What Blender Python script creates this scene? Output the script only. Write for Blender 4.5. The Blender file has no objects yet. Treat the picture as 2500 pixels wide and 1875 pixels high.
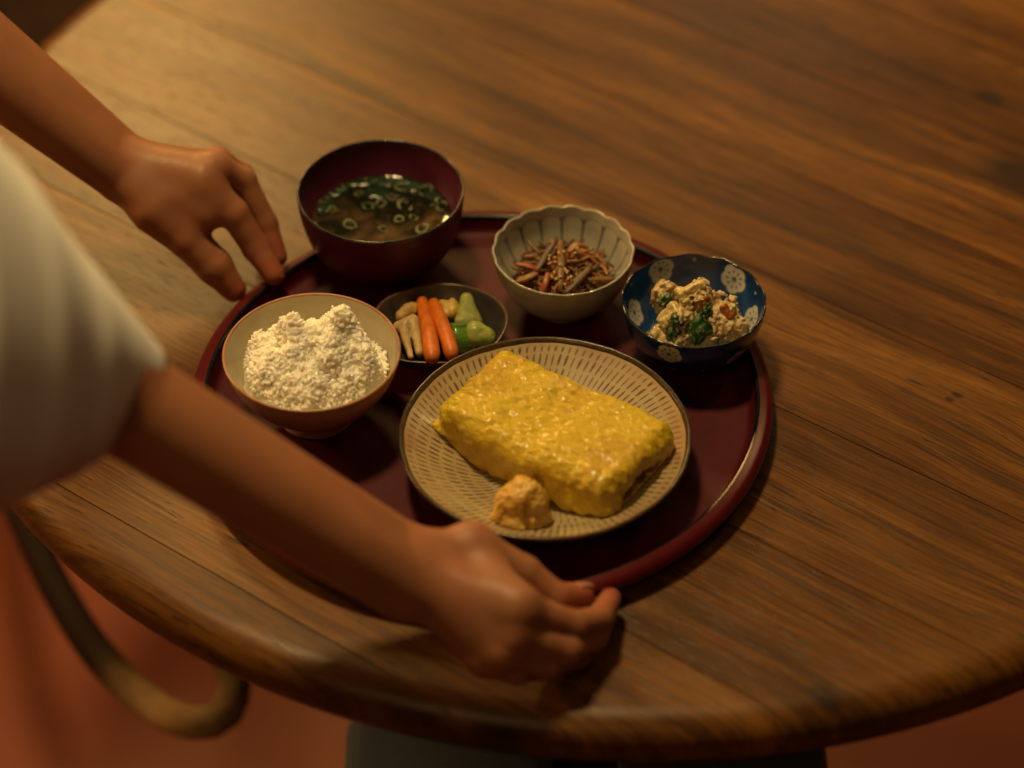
import bpy, math, random
import numpy as np
from mathutils import Vector, Matrix

random.seed(7)
RNG = np.random.default_rng(7)
scene = bpy.context.scene
COL = scene.collection

# ------------------------------------------------------------------ camera
# z = 0 is the table top, x to the right, y away from the camera; the floor is at FLOOR
FLOOR = -0.70
CAM_H, PITCH, ROLL, FOCAL = 1.1696, math.radians(42.682), math.radians(-0.379), 6079.4 / 2500.0
fwd = Vector((0, math.cos(PITCH), -math.sin(PITCH)))
r0 = Vector((1, 0, 0)); u0 = r0.cross(fwd)
right = math.cos(ROLL) * r0 + math.sin(ROLL) * u0
up = -math.sin(ROLL) * r0 + math.cos(ROLL) * u0
cam_data = bpy.data.cameras.new('camera')
cam = bpy.data.objects.new('camera', cam_data); COL.objects.link(cam)
cam.matrix_world = Matrix(((right.x, up.x, -fwd.x, 0), (right.y, up.y, -fwd.y, 0), (right.z, up.z, -fwd.z, CAM_H), (0, 0, 0, 1)))
cam_data.sensor_width = 36.0
cam_data.lens = FOCAL * 36.0
cam_data.clip_start = 0.02; cam_data.clip_end = 60
cam_data.dof.use_dof = True
cam_data.dof.focus_distance = 1.675
cam_data.dof.aperture_fstop = 2.2
scene.camera = cam

def at(px, py, z):
    """where the line of sight through a photograph pixel (2500 wide) meets the height z"""
    d = fwd + right * ((px - 1250) / 6079.4) - up * ((py - 937.5) / 6079.4)
    t = (z - CAM_H) / d.z
    return Vector((d.x * t, d.y * t, z))

# ------------------------------------------------------------------ light
world = bpy.data.worlds.new('World'); scene.world = world; world.use_nodes = True
bg = world.node_tree.nodes['Background']
bg.inputs[0].default_value = (0.32, 0.18, 0.24, 1); bg.inputs[1].default_value = 0.016

def lamp(name, loc, target, power, size, color, shape='DISK'):
    l = bpy.data.lights.new(name, 'AREA'); l.energy = power; l.shape = shape; l.size = size; l.color = color
    o = bpy.data.objects.new(name, l); COL.objects.link(o); o.location = loc
    o.rotation_euler = (Vector(target) - Vector(loc)).to_track_quat('-Z', 'Y').to_euler()
    return o
lamp('pendant_lamp', (-0.58, 3.15, 1.12), (-0.15, 1.45, 0), 21.0, 0.45, (1.0, 0.58, 0.17))
lamp('ceiling_lamp', (-0.40, 1.75, 2.30), (-0.05, 1.30, 0), 46.0, 0.34, (1.0, 0.68, 0.27))
lamp('wall_lamp', (1.25, 2.30, 1.25), (0.1, 1.2, 0), 2.6, 0.14, (1.0, 0.60, 0.22))
lamp('shelf_lamp', (0.36, 3.30, 1.00), (0.15, 1.6, 0), 2.0, 0.60, (1.0, 0.70, 0.34))
lamp('floor_lamp', (-1.35, 1.75, 0.50), (-0.50, 1.45, -0.6), 9.0, 0.25, (1.0, 0.54, 0.18))
lamp('front_fill', (-0.7, -0.5, 1.9), (-0.1, 1.1, 0.0), 7.0, 1.1, (1.0, 0.57, 0.20))  # unseen soft fill, added to brighten the sides that face the camera

vs = scene.view_settings
vs.view_transform = 'Standard'; vs.look = 'None'; vs.exposure = -0.12; vs.gamma = 1.0; vs.use_curve_mapping = False
scene.cycles.use_denoising = True
scene.cycles.max_bounces = 9; scene.cycles.diffuse_bounces = 7; scene.cycles.glossy_bounces = 3
scene.cycles.sample_clamp_indirect = 4.0

# ------------------------------------------------------------------ node helpers
class NT:
    def __init__(self, name):
        self.m = bpy.data.materials.new(name); self.m.use_nodes = True
        self.t = self.m.node_tree; self.b = self.t.nodes['Principled BSDF']
    def n(self, typ, **kw):
        x = self.t.nodes.new(typ)
        for k, v in kw.items(): setattr(x, k, v)
        return x
    def link(self, a, b): self.t.links.new(a, b)
    def put(self, sock, v):
        if hasattr(v, 'is_output'): self.link(v, sock)
        elif isinstance(v, (tuple, list)) and sock.type == 'RGBA': sock.default_value = (*v[:3], 1)
        else: sock.default_value = v
    def math(self, op, a, b=0.0, c=0.0, clamp=False):
        x = self.n('ShaderNodeMath', operation=op, use_clamp=clamp)
        self.put(x.inputs[0], a); self.put(x.inputs[1], b); self.put(x.inputs[2], c)
        return x.outputs[0]
    def vmath(self, op, a, b=(0, 0, 0)):
        x = self.n('ShaderNodeVectorMath', operation=op); self.put(x.inputs[0], a); self.put(x.inputs[1], b)
        return x.outputs['Value'] if op in ('LENGTH', 'DISTANCE', 'DOT_PRODUCT') else x.outputs[0]
    def mix(self, f, a, b, blend='MIX'):
        x = self.n('ShaderNodeMix', data_type='RGBA', blend_type=blend)
        self.put(x.inputs[0], f); self.put(x.inputs[6], a); self.put(x.inputs[7], b)
        return x.outputs[2]
    def coord(self): return self.n('ShaderNodeTexCoord').outputs['Object']
    def noise(self, vec, scale, detail=3, rough=0.55, dist=0.0):
        x = self.n('ShaderNodeTexNoise'); self.link(vec, x.inputs['Vector'])
        x.inputs['Scale'].default_value = scale; x.inputs['Detail'].default_value = detail
        x.inputs['Roughness'].default_value = rough; x.inputs['Distortion'].default_value = dist
        return x.outputs['Fac']
    def ramp(self, f, stops):
        x = self.n('ShaderNodeValToRGB'); self.put(x.inputs[0], f); e = x.color_ramp.elements
        while len(e) < len(stops): e.new(0.5)
        for el, (p, c) in zip(e, stops):
            el.position = p; el.color = (c, c, c, 1) if not isinstance(c, (tuple, list)) else (*c[:3], 1)
        return x.outputs[0]
    def attr(self, name): return self.n('ShaderNodeAttribute', attribute_name=name).outputs['Color']
    def bump(self, h, strength, dist):
        x = self.n('ShaderNodeBump'); self.put(x.inputs['Height'], h)
        x.inputs['Strength'].default_value = strength; x.inputs['Distance'].default_value = dist
        self.link(x.outputs[0], self.b.inputs['Normal'])
    def set(self, **kw):
        names = dict(color='Base Color', rough='Roughness', metal='Metallic', coat='Coat Weight', coatr='Coat Roughness',
                     sss='Subsurface Weight', sssr='Subsurface Radius', ssss='Subsurface Scale', spec='Specular IOR Level',
                     trans='Transmission Weight', ior='IOR', sheen='Sheen Weight', alpha='Alpha')
        for k, v in kw.items():
            if k == 'sssr': self.b.inputs[names[k]].default_value = v
            else: self.put(self.b.inputs[names[k]], v)
        return self

def simple(name, color, rough=0.5, var=0.15, scale=120, bump=0.0, bdist=0.0005, bscale=None, **kw):
    n = NT(name); c = n.coord(); f = n.noise(c, scale, 4)
    lo = tuple(v * (1 - var) for v in color); hi = tuple(min(1, v * (1 + var)) for v in color)
    n.set(color=n.ramp(f, [(0.3, lo), (0.7, hi)]), rough=rough, **kw)
    if bump: n.bump(n.noise(c, bscale or scale * 3, 4), bump, bdist)
    return n.m

# ------------------------------------------------------------------ mesh helpers
def new_mesh(name, verts, faces, material=None, parent=None, smooth=True, loc=None):
    verts = np.asarray(verts, np.float32); me = bpy.data.meshes.new(name)
    if isinstance(faces, np.ndarray) and faces.ndim == 2:
        k = faces.shape[1]
        me.vertices.add(len(verts)); me.vertices.foreach_set('co', verts.ravel())
        me.loops.add(faces.size); me.loops.foreach_set('vertex_index', faces.astype(np.int32).ravel())
        me.polygons.add(len(faces))
        me.polygons.foreach_set('loop_start', np.arange(0, faces.size, k, dtype=np.int32))
        me.update(calc_edges=True); me.validate()
    else:
        me.from_pydata([tuple(map(float, v)) for v in verts], [], faces); me.update()
    if smooth: me.polygons.foreach_set('use_smooth', np.ones(len(me.polygons), bool))
    if material: me.materials.append(material)
    o = bpy.data.objects.new(name, me); COL.objects.link(o)
    if parent: o.parent = parent
    if loc is not None: o.location = loc
    return o

def thing(name, label, cat, loc=(0, 0, 0), rz=0.0, group=None):
    o = bpy.data.objects.new(name, None); COL.objects.link(o); o.location = loc; o.rotation_euler = (0, 0, rz)
    o.empty_display_size = 0.02
    return tag(o, label, cat, group)
def tag(o, label, cat, group=None):
    o['label'] = label; o['category'] = cat
    if group: o['group'] = group
    return o

def catmull(pts, per=6):
    P = np.asarray(pts, float); P = np.vstack([2 * P[0] - P[1], P, 2 * P[-1] - P[-2]]); out = []
    for i in range(1, len(P) - 2):
        for t in np.linspace(0, 1, per, endpoint=False):
            a, b, c, d = P[i - 1:i + 3]
            out.append(0.5 * (2 * b + (c - a) * t + (2 * a - 5 * b + 4 * c - d) * t * t + (3 * b - a - 3 * c + d) * t ** 3))
    out.append(P[-2]); return np.array(out)

def resample(P, n):
    d = np.r_[0, np.cumsum(np.linalg.norm(np.diff(P, axis=0), axis=1))]; s = np.linspace(0, d[-1], n)
    return np.stack([np.interp(s, d, P[:, k]) for k in range(P.shape[1])], 1)

def lathe(name, prof, material, parent=None, seg=96, mod=None, colfn=None, close=False):
    """prof: list of (r, z); mod(theta, r, z) -> r, z; colfn(theta, r, z, row) -> rgb array"""
    prof = np.asarray(prof, float); n = len(prof)
    th = np.linspace(0, 2 * math.pi, seg, endpoint=False)
    R = np.repeat(prof[:, :1], seg, 1); Z = np.repeat(prof[:, 1:2], seg, 1); T = np.repeat(th[None], n, 0)
    rows = np.repeat(np.arange(n)[:, None], seg, 1)
    R2, Z2 = mod(T, R, Z) if mod else (R, Z)
    V = np.stack([R2 * np.cos(T), R2 * np.sin(T), Z2], -1).reshape(-1, 3)
    m = n if close else n - 1
    i = np.arange(m)[:, None]; j = np.arange(seg)[None]; i2 = (i + 1) % n; j2 = (j + 1) % seg
    F = np.stack([i * seg + j, i * seg + j2, i2 * seg + j2, i2 * seg + j], -1).reshape(-1, 4)
    o = new_mesh(name, V, F, material, parent)
    if colfn:
        c = colfn(T, R, Z, rows).reshape(-1, 3); a = o.data.color_attributes.new('paint', 'FLOAT_COLOR', 'POINT')
        a.data.foreach_set('color', np.c_[c, np.ones(len(c))].astype(np.float32).ravel())
    return o

def tube(name, pts, rad, material, parent=None, seg=12, cap=True, squash=None):
    P = np.asarray(pts, float); n = len(P); rad = np.broadcast_to(np.asarray(rad, float), (n,))
    T = np.gradient(P, axis=0); T /= np.linalg.norm(T, axis=1)[:, None]
    ref = np.array([0, 0, 1.0]) if abs(T[0][2]) < 0.9 else np.array([1.0, 0, 0])
    A = np.cross(T, ref); A /= np.linalg.norm(A, axis=1)[:, None]; B = np.cross(A, T)
    th = np.linspace(0, 2 * math.pi, seg, endpoint=False)
    sq = squash or 1.0
    V = (P[:, None] + rad[:, None, None] * (np.cos(th)[None, :, None] * A[:, None] + sq * np.sin(th)[None, :, None] * B[:, None])).reshape(-1, 3)
    F = [(i * seg + j, i * seg + (j + 1) % seg, (i + 1) * seg + (j + 1) % seg, (i + 1) * seg + j) for i in range(n - 1) for j in range(seg)]
    if cap: F += [tuple(range(seg))[::-1], tuple((n - 1) * seg + j for j in range(seg))]
    return new_mesh(name, V, F, material, parent)

# ---- value noise and signed distance fields
def vnoise(X, Y, Z, freq, seed):
    r = np.random.default_rng(seed); L = r.random((32, 32, 32)).astype(np.float32)
    out = 0
    x, y, z = X * freq + 100, Y * freq + 100, Z * freq + 100
    xi, yi, zi = np.floor(x).astype(int), np.floor(y).astype(int), np.floor(z).astype(int)
    fx, fy, fz = x - xi, y - yi, z - zi
    fx, fy, fz = [f * f * (3 - 2 * f) for f in (fx, fy, fz)]
    def g(a, b, c): return L[(xi + a) & 31, (yi + b) & 31, (zi + c) & 31]
    for a in (0, 1):
        for b in (0, 1):
            for c in (0, 1):
                out = out + g(a, b, c) * (fx if a else 1 - fx) * (fy if b else 1 - fy) * (fz if c else 1 - fz)
    return out - 0.5

def smin(a, b, k):
    h = np.clip(0.5 + 0.5 * (b - a) / k, 0, 1)
    return b + (a - b) * h - k * h * (1 - h)

class Field:
    def __init__(self, lo, hi, h):
        self.lo = np.asarray(lo, float); self.h = h
        self.n = np.ceil((np.asarray(hi, float) - self.lo) / h).astype(int) + 1
        self.v = np.full(self.n, 0.05, np.float32)
    def axes(self, sl=None):
        sl = sl or tuple(slice(0, k) for k in self.n)
        ax = [self.lo[i] + self.h * np.arange(sl[i].start, sl[i].stop) for i in range(3)]
        return np.meshgrid(*ax, indexing='ij')
    def box(self, lo, hi):
        a = np.clip(np.floor((np.asarray(lo) - self.lo) / self.h).astype(int), 0, self.n - 1)
        b = np.clip(np.ceil((np.asarray(hi) - self.lo) / self.h).astype(int) + 1, 1, self.n)
        return tuple(slice(int(a[i]), int(max(b[i], a[i] + 1))) for i in range(3))
    def cone(self, a, b, ra, rb, k=0.004):
        a, b = np.asarray(a, float), np.asarray(b, float); m = max(ra, rb) + 0.02
        sl = self.box(np.minimum(a, b) - m, np.maximum(a, b) + m); X, Y, Z = self.axes(sl)
        ba = b - a; L2 = max(ba @ ba, 1e-12)
        t = np.clip(((X - a[0]) * ba[0] + (Y - a[1]) * ba[1] + (Z - a[2]) * ba[2]) / L2, 0, 1)
        d = np.sqrt((X - a[0] - t * ba[0]) ** 2 + (Y - a[1] - t * ba[1]) ** 2 + (Z - a[2] - t * ba[2]) ** 2) - (ra + (rb - ra) * t)
        self.v[sl] = smin(self.v[sl], d.astype(np.float32), k)
    def carve(self, a, b, r, k=0.003):
        a, b = np.asarray(a, float), np.asarray(b, float); m = r + 0.01
        sl = self.box(np.minimum(a, b) - m, np.maximum(a, b) + m); X, Y, Z = self.axes(sl)
        ba = b - a; L2 = max(ba @ ba, 1e-12)
        t = np.clip(((X - a[0]) * ba[0] + (Y - a[1]) * ba[1] + (Z - a[2]) * ba[2]) / L2, 0, 1)
        d = np.sqrt((X - a[0] - t * ba[0]) ** 2 + (Y - a[1] - t * ba[1]) ** 2 + (Z - a[2] - t * ba[2]) ** 2) - r
        self.v[sl] = -smin(-self.v[sl], d.astype(np.float32), k)
    def mesh(self):
        v = self.v; s = v < 0; nx, ny, nz = v.shape
        cn = sum(s[a:nx - 1 + a, b:ny - 1 + b, c:nz - 1 + c].astype(np.int8) for a in (0, 1) for b in (0, 1) for c in (0, 1))
        mask = (cn > 0) & (cn < 8); I, J, K = np.nonzero(mask); N = len(I)
        idx = np.full(mask.shape, -1, np.int64); idx[mask] = np.arange(N)
        acc = np.zeros((N, 3)); cnt = np.zeros(N)
        corners = [(a, b, c) for a in (0, 1) for b in (0, 1) for c in (0, 1)]
        for p in corners:
            for ax in range(3):
                if p[ax]: continue
                q = list(p); q[ax] = 1
                va = v[I + p[0], J + p[1], K + p[2]]; vb = v[I + q[0], J + q[1], K + q[2]]
                m = (va < 0) != (vb < 0); t = np.where(m, va / np.where(m, va - vb, 1), 0)
                pos = np.array(p, float)[None].repeat(N, 0); pos[:, ax] += t
                acc += pos * m[:, None]; cnt += m
        V = (acc / cnt[:, None] + np.stack([I, J, K], 1)) * self.h + self.lo
        F = []
        for ax in range(3):
            sl0 = [slice(1, -1)] * 3; sl0[ax] = slice(0, -1); sl1 = [slice(1, -1)] * 3; sl1[ax] = slice(1, None)
            A, B = s[tuple(sl0)], s[tuple(sl1)]
            ch = A != B; i, j, k = np.nonzero(ch); base = np.stack([i, j, k], 1) + 1; base[:, ax] -= 1
            o1, o2 = (ax + 1) % 3, (ax + 2) % 3
            def cell(d1, d2):
                c = base.copy(); c[:, o1] -= d1; c[:, o2] -= d2; return idx[c[:, 0], c[:, 1], c[:, 2]]
            q = np.stack([cell(1, 1), cell(0, 1), cell(0, 0), cell(1, 0)], 1)
            fl = ~A[ch]; q[fl] = q[fl][:, ::-1]; F.append(q)
        F = np.concatenate(F); F = F[(F >= 0).all(1)]
        return V, orient(V, F)

def orient(V, F):
    a, b, c = V[F[:, 0]], V[F[:, 1]], V[F[:, 2]]; v6 = (a * np.cross(b, c)).sum()
    if F.shape[1] == 4: v6 += (a * np.cross(c, V[F[:, 3]])).sum()
    return F[:, ::-1].copy() if v6 < 0 else F
def paint(o, rgb, name='paint'):
    a = o.data.color_attributes.new(name, 'FLOAT_COLOR', 'POINT')
    a.data.foreach_set('color', np.c_[rgb, np.ones(len(rgb))].astype(np.float32).ravel())
def lerp3(a, b, t): return np.asarray(a) * (1 - t[..., None]) + np.asarray(b) * t[..., None]
def sstep(a, b, x): t = np.clip((x - a) / (b - a), 0, 1); return t * t * (3 - 2 * t)

# ================================================================== the setting
n = NT('floor_terracotta'); c = n.coord()
f1 = n.noise(c, 3.0, 5); f2 = n.noise(c, 60, 3)
n.set(color=n.mix(n.math('MULTIPLY', f2, 0.35), n.ramp(f1, [(0.3, (0.20, 0.042, 0.014)), (0.7, (0.29, 0.068, 0.022))]), (0.12, 0.03, 0.02)), rough=0.6)
n.bump(f2, 0.3, 0.002)
fl = new_mesh('floor', [(-6, -5, FLOOR), (6, -5, FLOOR), (6, 9, FLOOR), (-6, 9, FLOOR)], [(0, 1, 2, 3)], n.m, smooth=False)
fl['kind'] = 'structure'

# ---- round table of planks
TC = Vector((0.0857, 1.477, 0)); TR = 0.5190; GA = math.radians(-36.5)
n = NT('oiled_wood'); c = n.coord()
rnd = n.n('ShaderNodeObjectInfo').outputs['Random']
off = n.n('ShaderNodeCombineXYZ'); n.link(n.math('MULTIPLY', rnd, 11.3), off.inputs[0]); n.link(n.math('MULTIPLY', rnd, 5.7), off.inputs[1]); n.link(n.math('MULTIPLY', rnd, 3.1), off.inputs[2])
p = n.vmath('ADD', c, off.outputs[0])
w = n.noise(n.vmath('MULTIPLY', p, (1.0, 2.2, 1.0)), 3.0, 2)
sep = n.n('ShaderNodeSeparateXYZ'); n.link(p, sep.inputs[0])
warp = n.n('ShaderNodeCombineXYZ'); n.link(sep.outputs[0], warp.inputs[0])
n.link(n.math('ADD', sep.outputs[1], n.math('MULTIPLY', n.math('SUBTRACT', w, 0.5), 0.045)), warp.inputs[1]); n.link(sep.outputs[2], warp.inputs[2])
wp = warp.outputs[0]
broad = n.noise(n.vmath('MULTIPLY', wp, (1.4, 11, 3)), 1.6, 5, 0.62)
grain = n.noise(n.vmath('MULTIPLY', wp, (3.0, 60, 10)), 2.6, 5, 0.65)
streak = n.noise(n.vmath('MULTIPLY', wp, (0.8, 22, 4)), 2.0, 4, 0.55)
fine = n.noise(n.vmath('MULTIPLY', wp, (9, 190, 30)), 2.0, 4, 0.65)
pores = n.noise(n.vmath('MULTIPLY', p, (24, 290, 60)), 2.2, 2, 0.5)
blot = n.noise(p, 7.0, 4, 0.6)
base = n.ramp(n.math('ADD', n.math('MULTIPLY', broad, 0.65), n.math('MULTIPLY', grain, 0.35)),
              [(0.33, (0.052, 0.019, 0.004)), (0.45, (0.130, 0.052, 0.009)), (0.56, (0.220, 0.098, 0.017)), (0.70, (0.36, 0.180, 0.036))])
dark = n.ramp(streak, [(0.30, 1.0), (0.40, 0.55), (0.47, 0.0)])
base = n.mix(n.math('MULTIPLY', dark, 0.62), base, (0.028, 0.014, 0.007))
base = n.mix(n.math('MULTIPLY', n.ramp(fine, [(0.38, 1.0), (0.56, 0.0)]), 0.62), base, n.mix(0.6, base, (0.035, 0.018, 0.010)))
base = n.mix(n.math('MULTIPLY', n.ramp(pores, [(0.31, 1.0), (0.38, 0.0)]), 0.85), base, (0.030, 0.014, 0.008))
thin = n.noise(n.vmath('MULTIPLY', wp, (1.3, 95, 12)), 2.0, 2, 0.45)
base = n.mix(n.math('MULTIPLY', n.ramp(thin, [(0.455, 0.0), (0.485, 1.0), (0.500, 1.0), (0.525, 0.0)]), n.math('MULTIPLY', n.ramp(blot, [(0.40, 0.0), (0.60, 0.75)]), 1.0)), base, (0.030, 0.013, 0.005))
base = n.mix(0.5, base, n.mix(1.0, base, n.ramp(blot, [(0.3, 0.6), (0.7, 1.25)]), 'MULTIPLY'))
tone = n.ramp(n.math('MULTIPLY', n.n('ShaderNodeObjectInfo').outputs['Object Index'], 0.01), [(0.0, (0.66, 0.60, 0.56)), (0.5, (1.0, 0.95, 0.90)), (1.0, (1.28, 1.26, 1.12))])
base = n.mix(1.0, n.mix(1.0, base, tone, 'MULTIPLY'), (0.81, 0.755, 0.67), 'MULTIPLY')
# knots: two nail-sized ones and one larger
for kx, ky, kr in [(2415, 240, 0.007), (2337, 965, 0.0022), (2318, 975, 0.0018), (2490, 425, 0.018), (1240, 1790, 0.012), (2015, 1700, 0.006)]:
    w0 = at(kx, ky, 0) - TC; ca, sa = math.cos(-GA), math.sin(-GA); lx, ly = ca * w0.x - sa * w0.y, sa * w0.x + ca * w0.y
    dd = n.vmath('LENGTH', n.vmath('MULTIPLY', n.vmath('SUBTRACT', c, (lx, ly, 0)), (0.6, 1.0, 0.2)))
    base = n.mix(n.ramp(n.math('DIVIDE', dd, kr * 1.6), [(0.35, 0.9), (1.0, 0.0)]), base, (0.022, 0.011, 0.007))
n.set(color=base, rough=n.ramp(n.math('ADD', n.math('MULTIPLY', broad, 0.5), n.math('MULTIPLY', fine, 0.5)), [(0.3, 0.33), (0.7, 0.46)]), spec=0.32)
n.bump(n.math('ADD', n.math('MULTIPLY', n.ramp(pores, [(0.30, 0.0), (0.38, 1.0)]), 0.6), n.math('MULTIPLY', fine, 0.5)), 0.28, 0.0006)
M_wood = n.m
M_under = simple('dark_stained_wood', (0.05, 0.024, 0.012), 0.5, 0.3, 30)

table = thing('round_table', 'round brown plank table with rounded edge under the red tray', 'table', TC)
edge = [(-0.022, 0.0), (-0.014, -0.0012), (-0.007, -0.0045), (-0.002, -0.010), (0.0, -0.017), (0.0, -0.026), (-0.004, -0.034), (-0.012, -0.038)]
seams = [0.719 - 0.01] + [0.7630 + 0.115 * i for i in range(9)] + [1.80]
vc = TC.x * math.sin(-GA) + TC.y * math.cos(GA)
M = 22
for k in range(len(seams) - 1):
    va, vb = seams[k] - vc, seams[k + 1] - vc
    verts = []
    for li, (dr, z) in enumerate(edge):
        rho = TR + dr; ins = [0.0005, 0.0002, 0.00005][min(li, 2)]
        a, b = max(va + ins, -rho), min(vb - ins, rho)
        t0, t1 = math.asin(a / rho), math.asin(b / rho)
        for side in (-1, 1):
            for i in range(M):
                t = t0 + (t1 - t0) * i / (M - 1); verts.append((side * rho * math.cos(t), rho * math.sin(t), z))
    # seam chamfer: top ring slightly lower at the joint
    faces = []
    def vi(l, s, i): return (l * 2 + s) * M + i
    NL = len(edge)
    for i in range(M - 1):
        faces.append((vi(0, 0, i), vi(0, 1, i), vi(0, 1, i + 1), vi(0, 0, i + 1)))
        faces.append((vi(NL - 1, 0, i + 1), vi(NL - 1, 1, i + 1), vi(NL - 1, 1, i), vi(NL - 1, 0, i)))
        for l in range(NL - 1):
            faces.append((vi(l, 0, i), vi(l, 0, i + 1), vi(l + 1, 0, i + 1), vi(l + 1, 0, i)))
            faces.append((vi(l, 1, i + 1), vi(l, 1, i), vi(l + 1, 1, i), vi(l + 1, 1, i + 1)))
    for l in range(NL - 1):
        faces.append((vi(l, 1, 0), vi(l, 0, 0), vi(l + 1, 0, 0), vi(l + 1, 1, 0)))
        faces.append((vi(l, 0, M - 1), vi(l, 1, M - 1), vi(l + 1, 1, M - 1), vi(l + 1, 0, M - 1)))
    o = new_mesh('plank', verts, faces, M_wood, table, smooth=False)
    o.rotation_euler = (0, 0, GA); o.pass_index = [40, 48, 58, 35, 60, 28, 50, 25, 80, 55][k]
    me = o.data; me.polygons.foreach_set('use_smooth', np.ones(len(me.polygons), bool))
    pn = [(0.0, 1.0)] + [(-(edge[l + 1][1] - edge[l - 1][1]), edge[l + 1][0] - edge[l - 1][0]) for l in range(1, NL - 1)] + [(0.3, -1.0)]
    cn = []
    nseam = len(me.polygons) - 2 * (NL - 1)
    for pl in me.polygons:
        for vi_ in pl.vertices:
            if abs(pl.normal.z) > 0.9999 or pl.index >= nseam: cn.append(tuple(pl.normal)); continue
            x, y, z = verts[vi_]; rr_ = math.hypot(x, y); a_, b_ = pn[vi_ // (2 * M)]; q_ = math.hypot(a_, b_)
            cn.append((x / rr_ * a_ / q_, y / rr_ * a_ / q_, b_ / q_))
    me.normals_split_custom_set(cn)
for k in range(4):
    a = math.radians(45 + 90 * k)
    P = [(0.10 * math.cos(a), 0.10 * math.sin(a), -0.045), (0.09 * math.cos(a), 0.09 * math.sin(a), -0.35), (0.13 * math.cos(a), 0.13 * math.sin(a), -0.6), (0.30 * math.cos(a), 0.30 * math.sin(a), FLOOR + 0.022)]
    tube('leg', catmull(P, 5), 0.022, M_under, table)
lathe('underframe', [(0.001, -0.0385), (0.20, -0.0385), (0.20, -0.06), (0.001, -0.06)], M_under, table, 40)

# ================================================================== tray
TRC = Vector((-0.0209, 1.2415, 0.0005))
n = NT('red_lacquer'); c = n.coord()
f = n.noise(c, 25, 4); g = n.noise(c, 1500, 2, 0.6); wear = n.noise(c, 40, 6, 0.7)
n.set(color=n.mix(n.ramp(wear, [(0.60, 0.0), (0.78, 0.35)]), n.ramp(f, [(0.3, (0.050, 0.0032, 0.0085)), (0.7, (0.074, 0.0052, 0.0115))]), (0.17, 0.06, 0.055)),
      rough=n.ramp(wear, [(0.4, 0.44), (0.75, 0.58)]), spec=0.20)
n.bump(g, 0.35, 0.0006)
M_trayfloor = n.m
n = NT('red_lacquer_smooth'); c = n.coord(); f = n.noise(c, 30, 4)
n.set(color=n.ramp(f, [(0.3, (0.070, 0.0045, 0.0070)), (0.7, (0.098, 0.0065, 0.0095))]), rough=0.30, spec=0.5)
n.bump(n.noise(c, 300, 3), 0.05, 0.0005); M_lacq = n.m
n = NT('black_lacquer'); c = n.coord(); f = n.noise(c, 60, 4)
n.set(color=n.ramp(f, [(0.3, (0.004, 0.005, 0.008)), (0.7, (0.010, 0.011, 0.015))]), rough=0.22); M_black = n.m
tray = thing('serving_tray', 'round dark red lacquer tray with thin black inner line', 'tray', TRC)
lathe('tray_floor', [(0.0005, 0.0065), (0.05, 0.0065), (0.10, 0.0065), (0.15, 0.0065), (0.1795, 0.0067), (0.1825, 0.0075), (0.1843, 0.0105), (0.1854, 0.0150), (0.1859, 0.0172)], M_trayfloor, tray, 160)
lathe('inner_line', resample(catmull([(0.1859, 0.0172), (0.1864, 0.0190), (0.1872, 0.0200), (0.1888, 0.0205)], 4), 14), M_black, tray, 160)
lathe('rim', resample(catmull([(0.1888, 0.0205), (0.1908, 0.0202), (0.1950, 0.0183), (0.1976, 0.0165), (0.1985, 0.0142), (0.1970, 0.0115), (0.1945, 0.006), (0.190, 0.002), (0.186, 0.0005), (0.15, 0.0005), (0.0005, 0.0005)], 5), 48), M_lacq, tray, 160)
TF = 0.0075      # height of the tray floor (with the tray's own 0.5 mm)

# ================================================================== bowls
def paint_mat(name, rough=0.2, coat=0.3, bump=0.05, bscale=200, var=0.12):
    n = NT(name); c = n.coord(); a = n.attr('paint'); f = n.noise(c, 90, 4)
    n.set(color=n.mix(1.0, a, n.ramp(f, [(0.3, 1 - var), (0.7, 1 + var * 0.4)]), 'MULTIPLY'), rough=rough, coat=coat, coatr=0.08)
    n.bump(n.noise(c, bscale, 3), bump, 0.0006); return n.m

# ---- soup bowl
SB = Vector((-0.0923, 1.3912, TF))
soup_bowl = thing('soup_bowl', 'deep dark red lacquer soup bowl with black rim at the back of the tray', 'bowl', SB)
H = 0.0675
outer = catmull([(0.0285, 0.007), (0.036, 0.0085), (0.0445, 0.0155), (0.0520, 0.028), (0.0565, 0.043), (0.0588, 0.057), (0.0592, H - 0.0022)], 8)
inner = catmull([(0.0577, H - 0.0018), (0.0566, 0.058), (0.0530, 0.047), (0.0487, 0.0385), (0.040, 0.024), (0.026, 0.0135), (0.0005, 0.0105)], 8)
n = NT('maroon_lacquer'); c = n.coord(); f = n.noise(c, 40, 4)
n.set(color=n.ramp(f, [(0.3, (0.055, 0.0040, 0.020)), (0.7, (0.075, 0.0055, 0.028))]), rough=0.40, spec=0.45); n.bump(n.noise(c, 900, 2), 0.08, 0.0004); M_maroon = n.m
lathe('body', outer, M_maroon, soup_bowl, 128)
lathe('interior', inner, M_maroon, soup_bowl, 128)
n = NT('worn_black_rim'); c = n.coord(); f = n.noise(c, 200, 4)
n.set(color=n.ramp(f, [(0.35, (0.012, 0.012, 0.012)), (0.75, (0.06, 0.06, 0.055))]), rough=0.24, spec=0.8); M_rim = n.m
lathe('rim_band', resample(catmull([(0.0592, H - 0.0024), (0.0594, H - 0.0008), (0.0585, H + 0.0002), (0.0577, H - 0.0006), (0.0576, H - 0.0022)], 5), 16), M_rim, soup_bowl, 128)
lathe('foot', catmull([(0.001, 0.004), (0.024, 0.004), (0.0255, 0.0), (0.0285, 0.0002), (0.0288, 0.0045), (0.0283, 0.0075)], 5), M_maroon, soup_bowl, 80)

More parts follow.
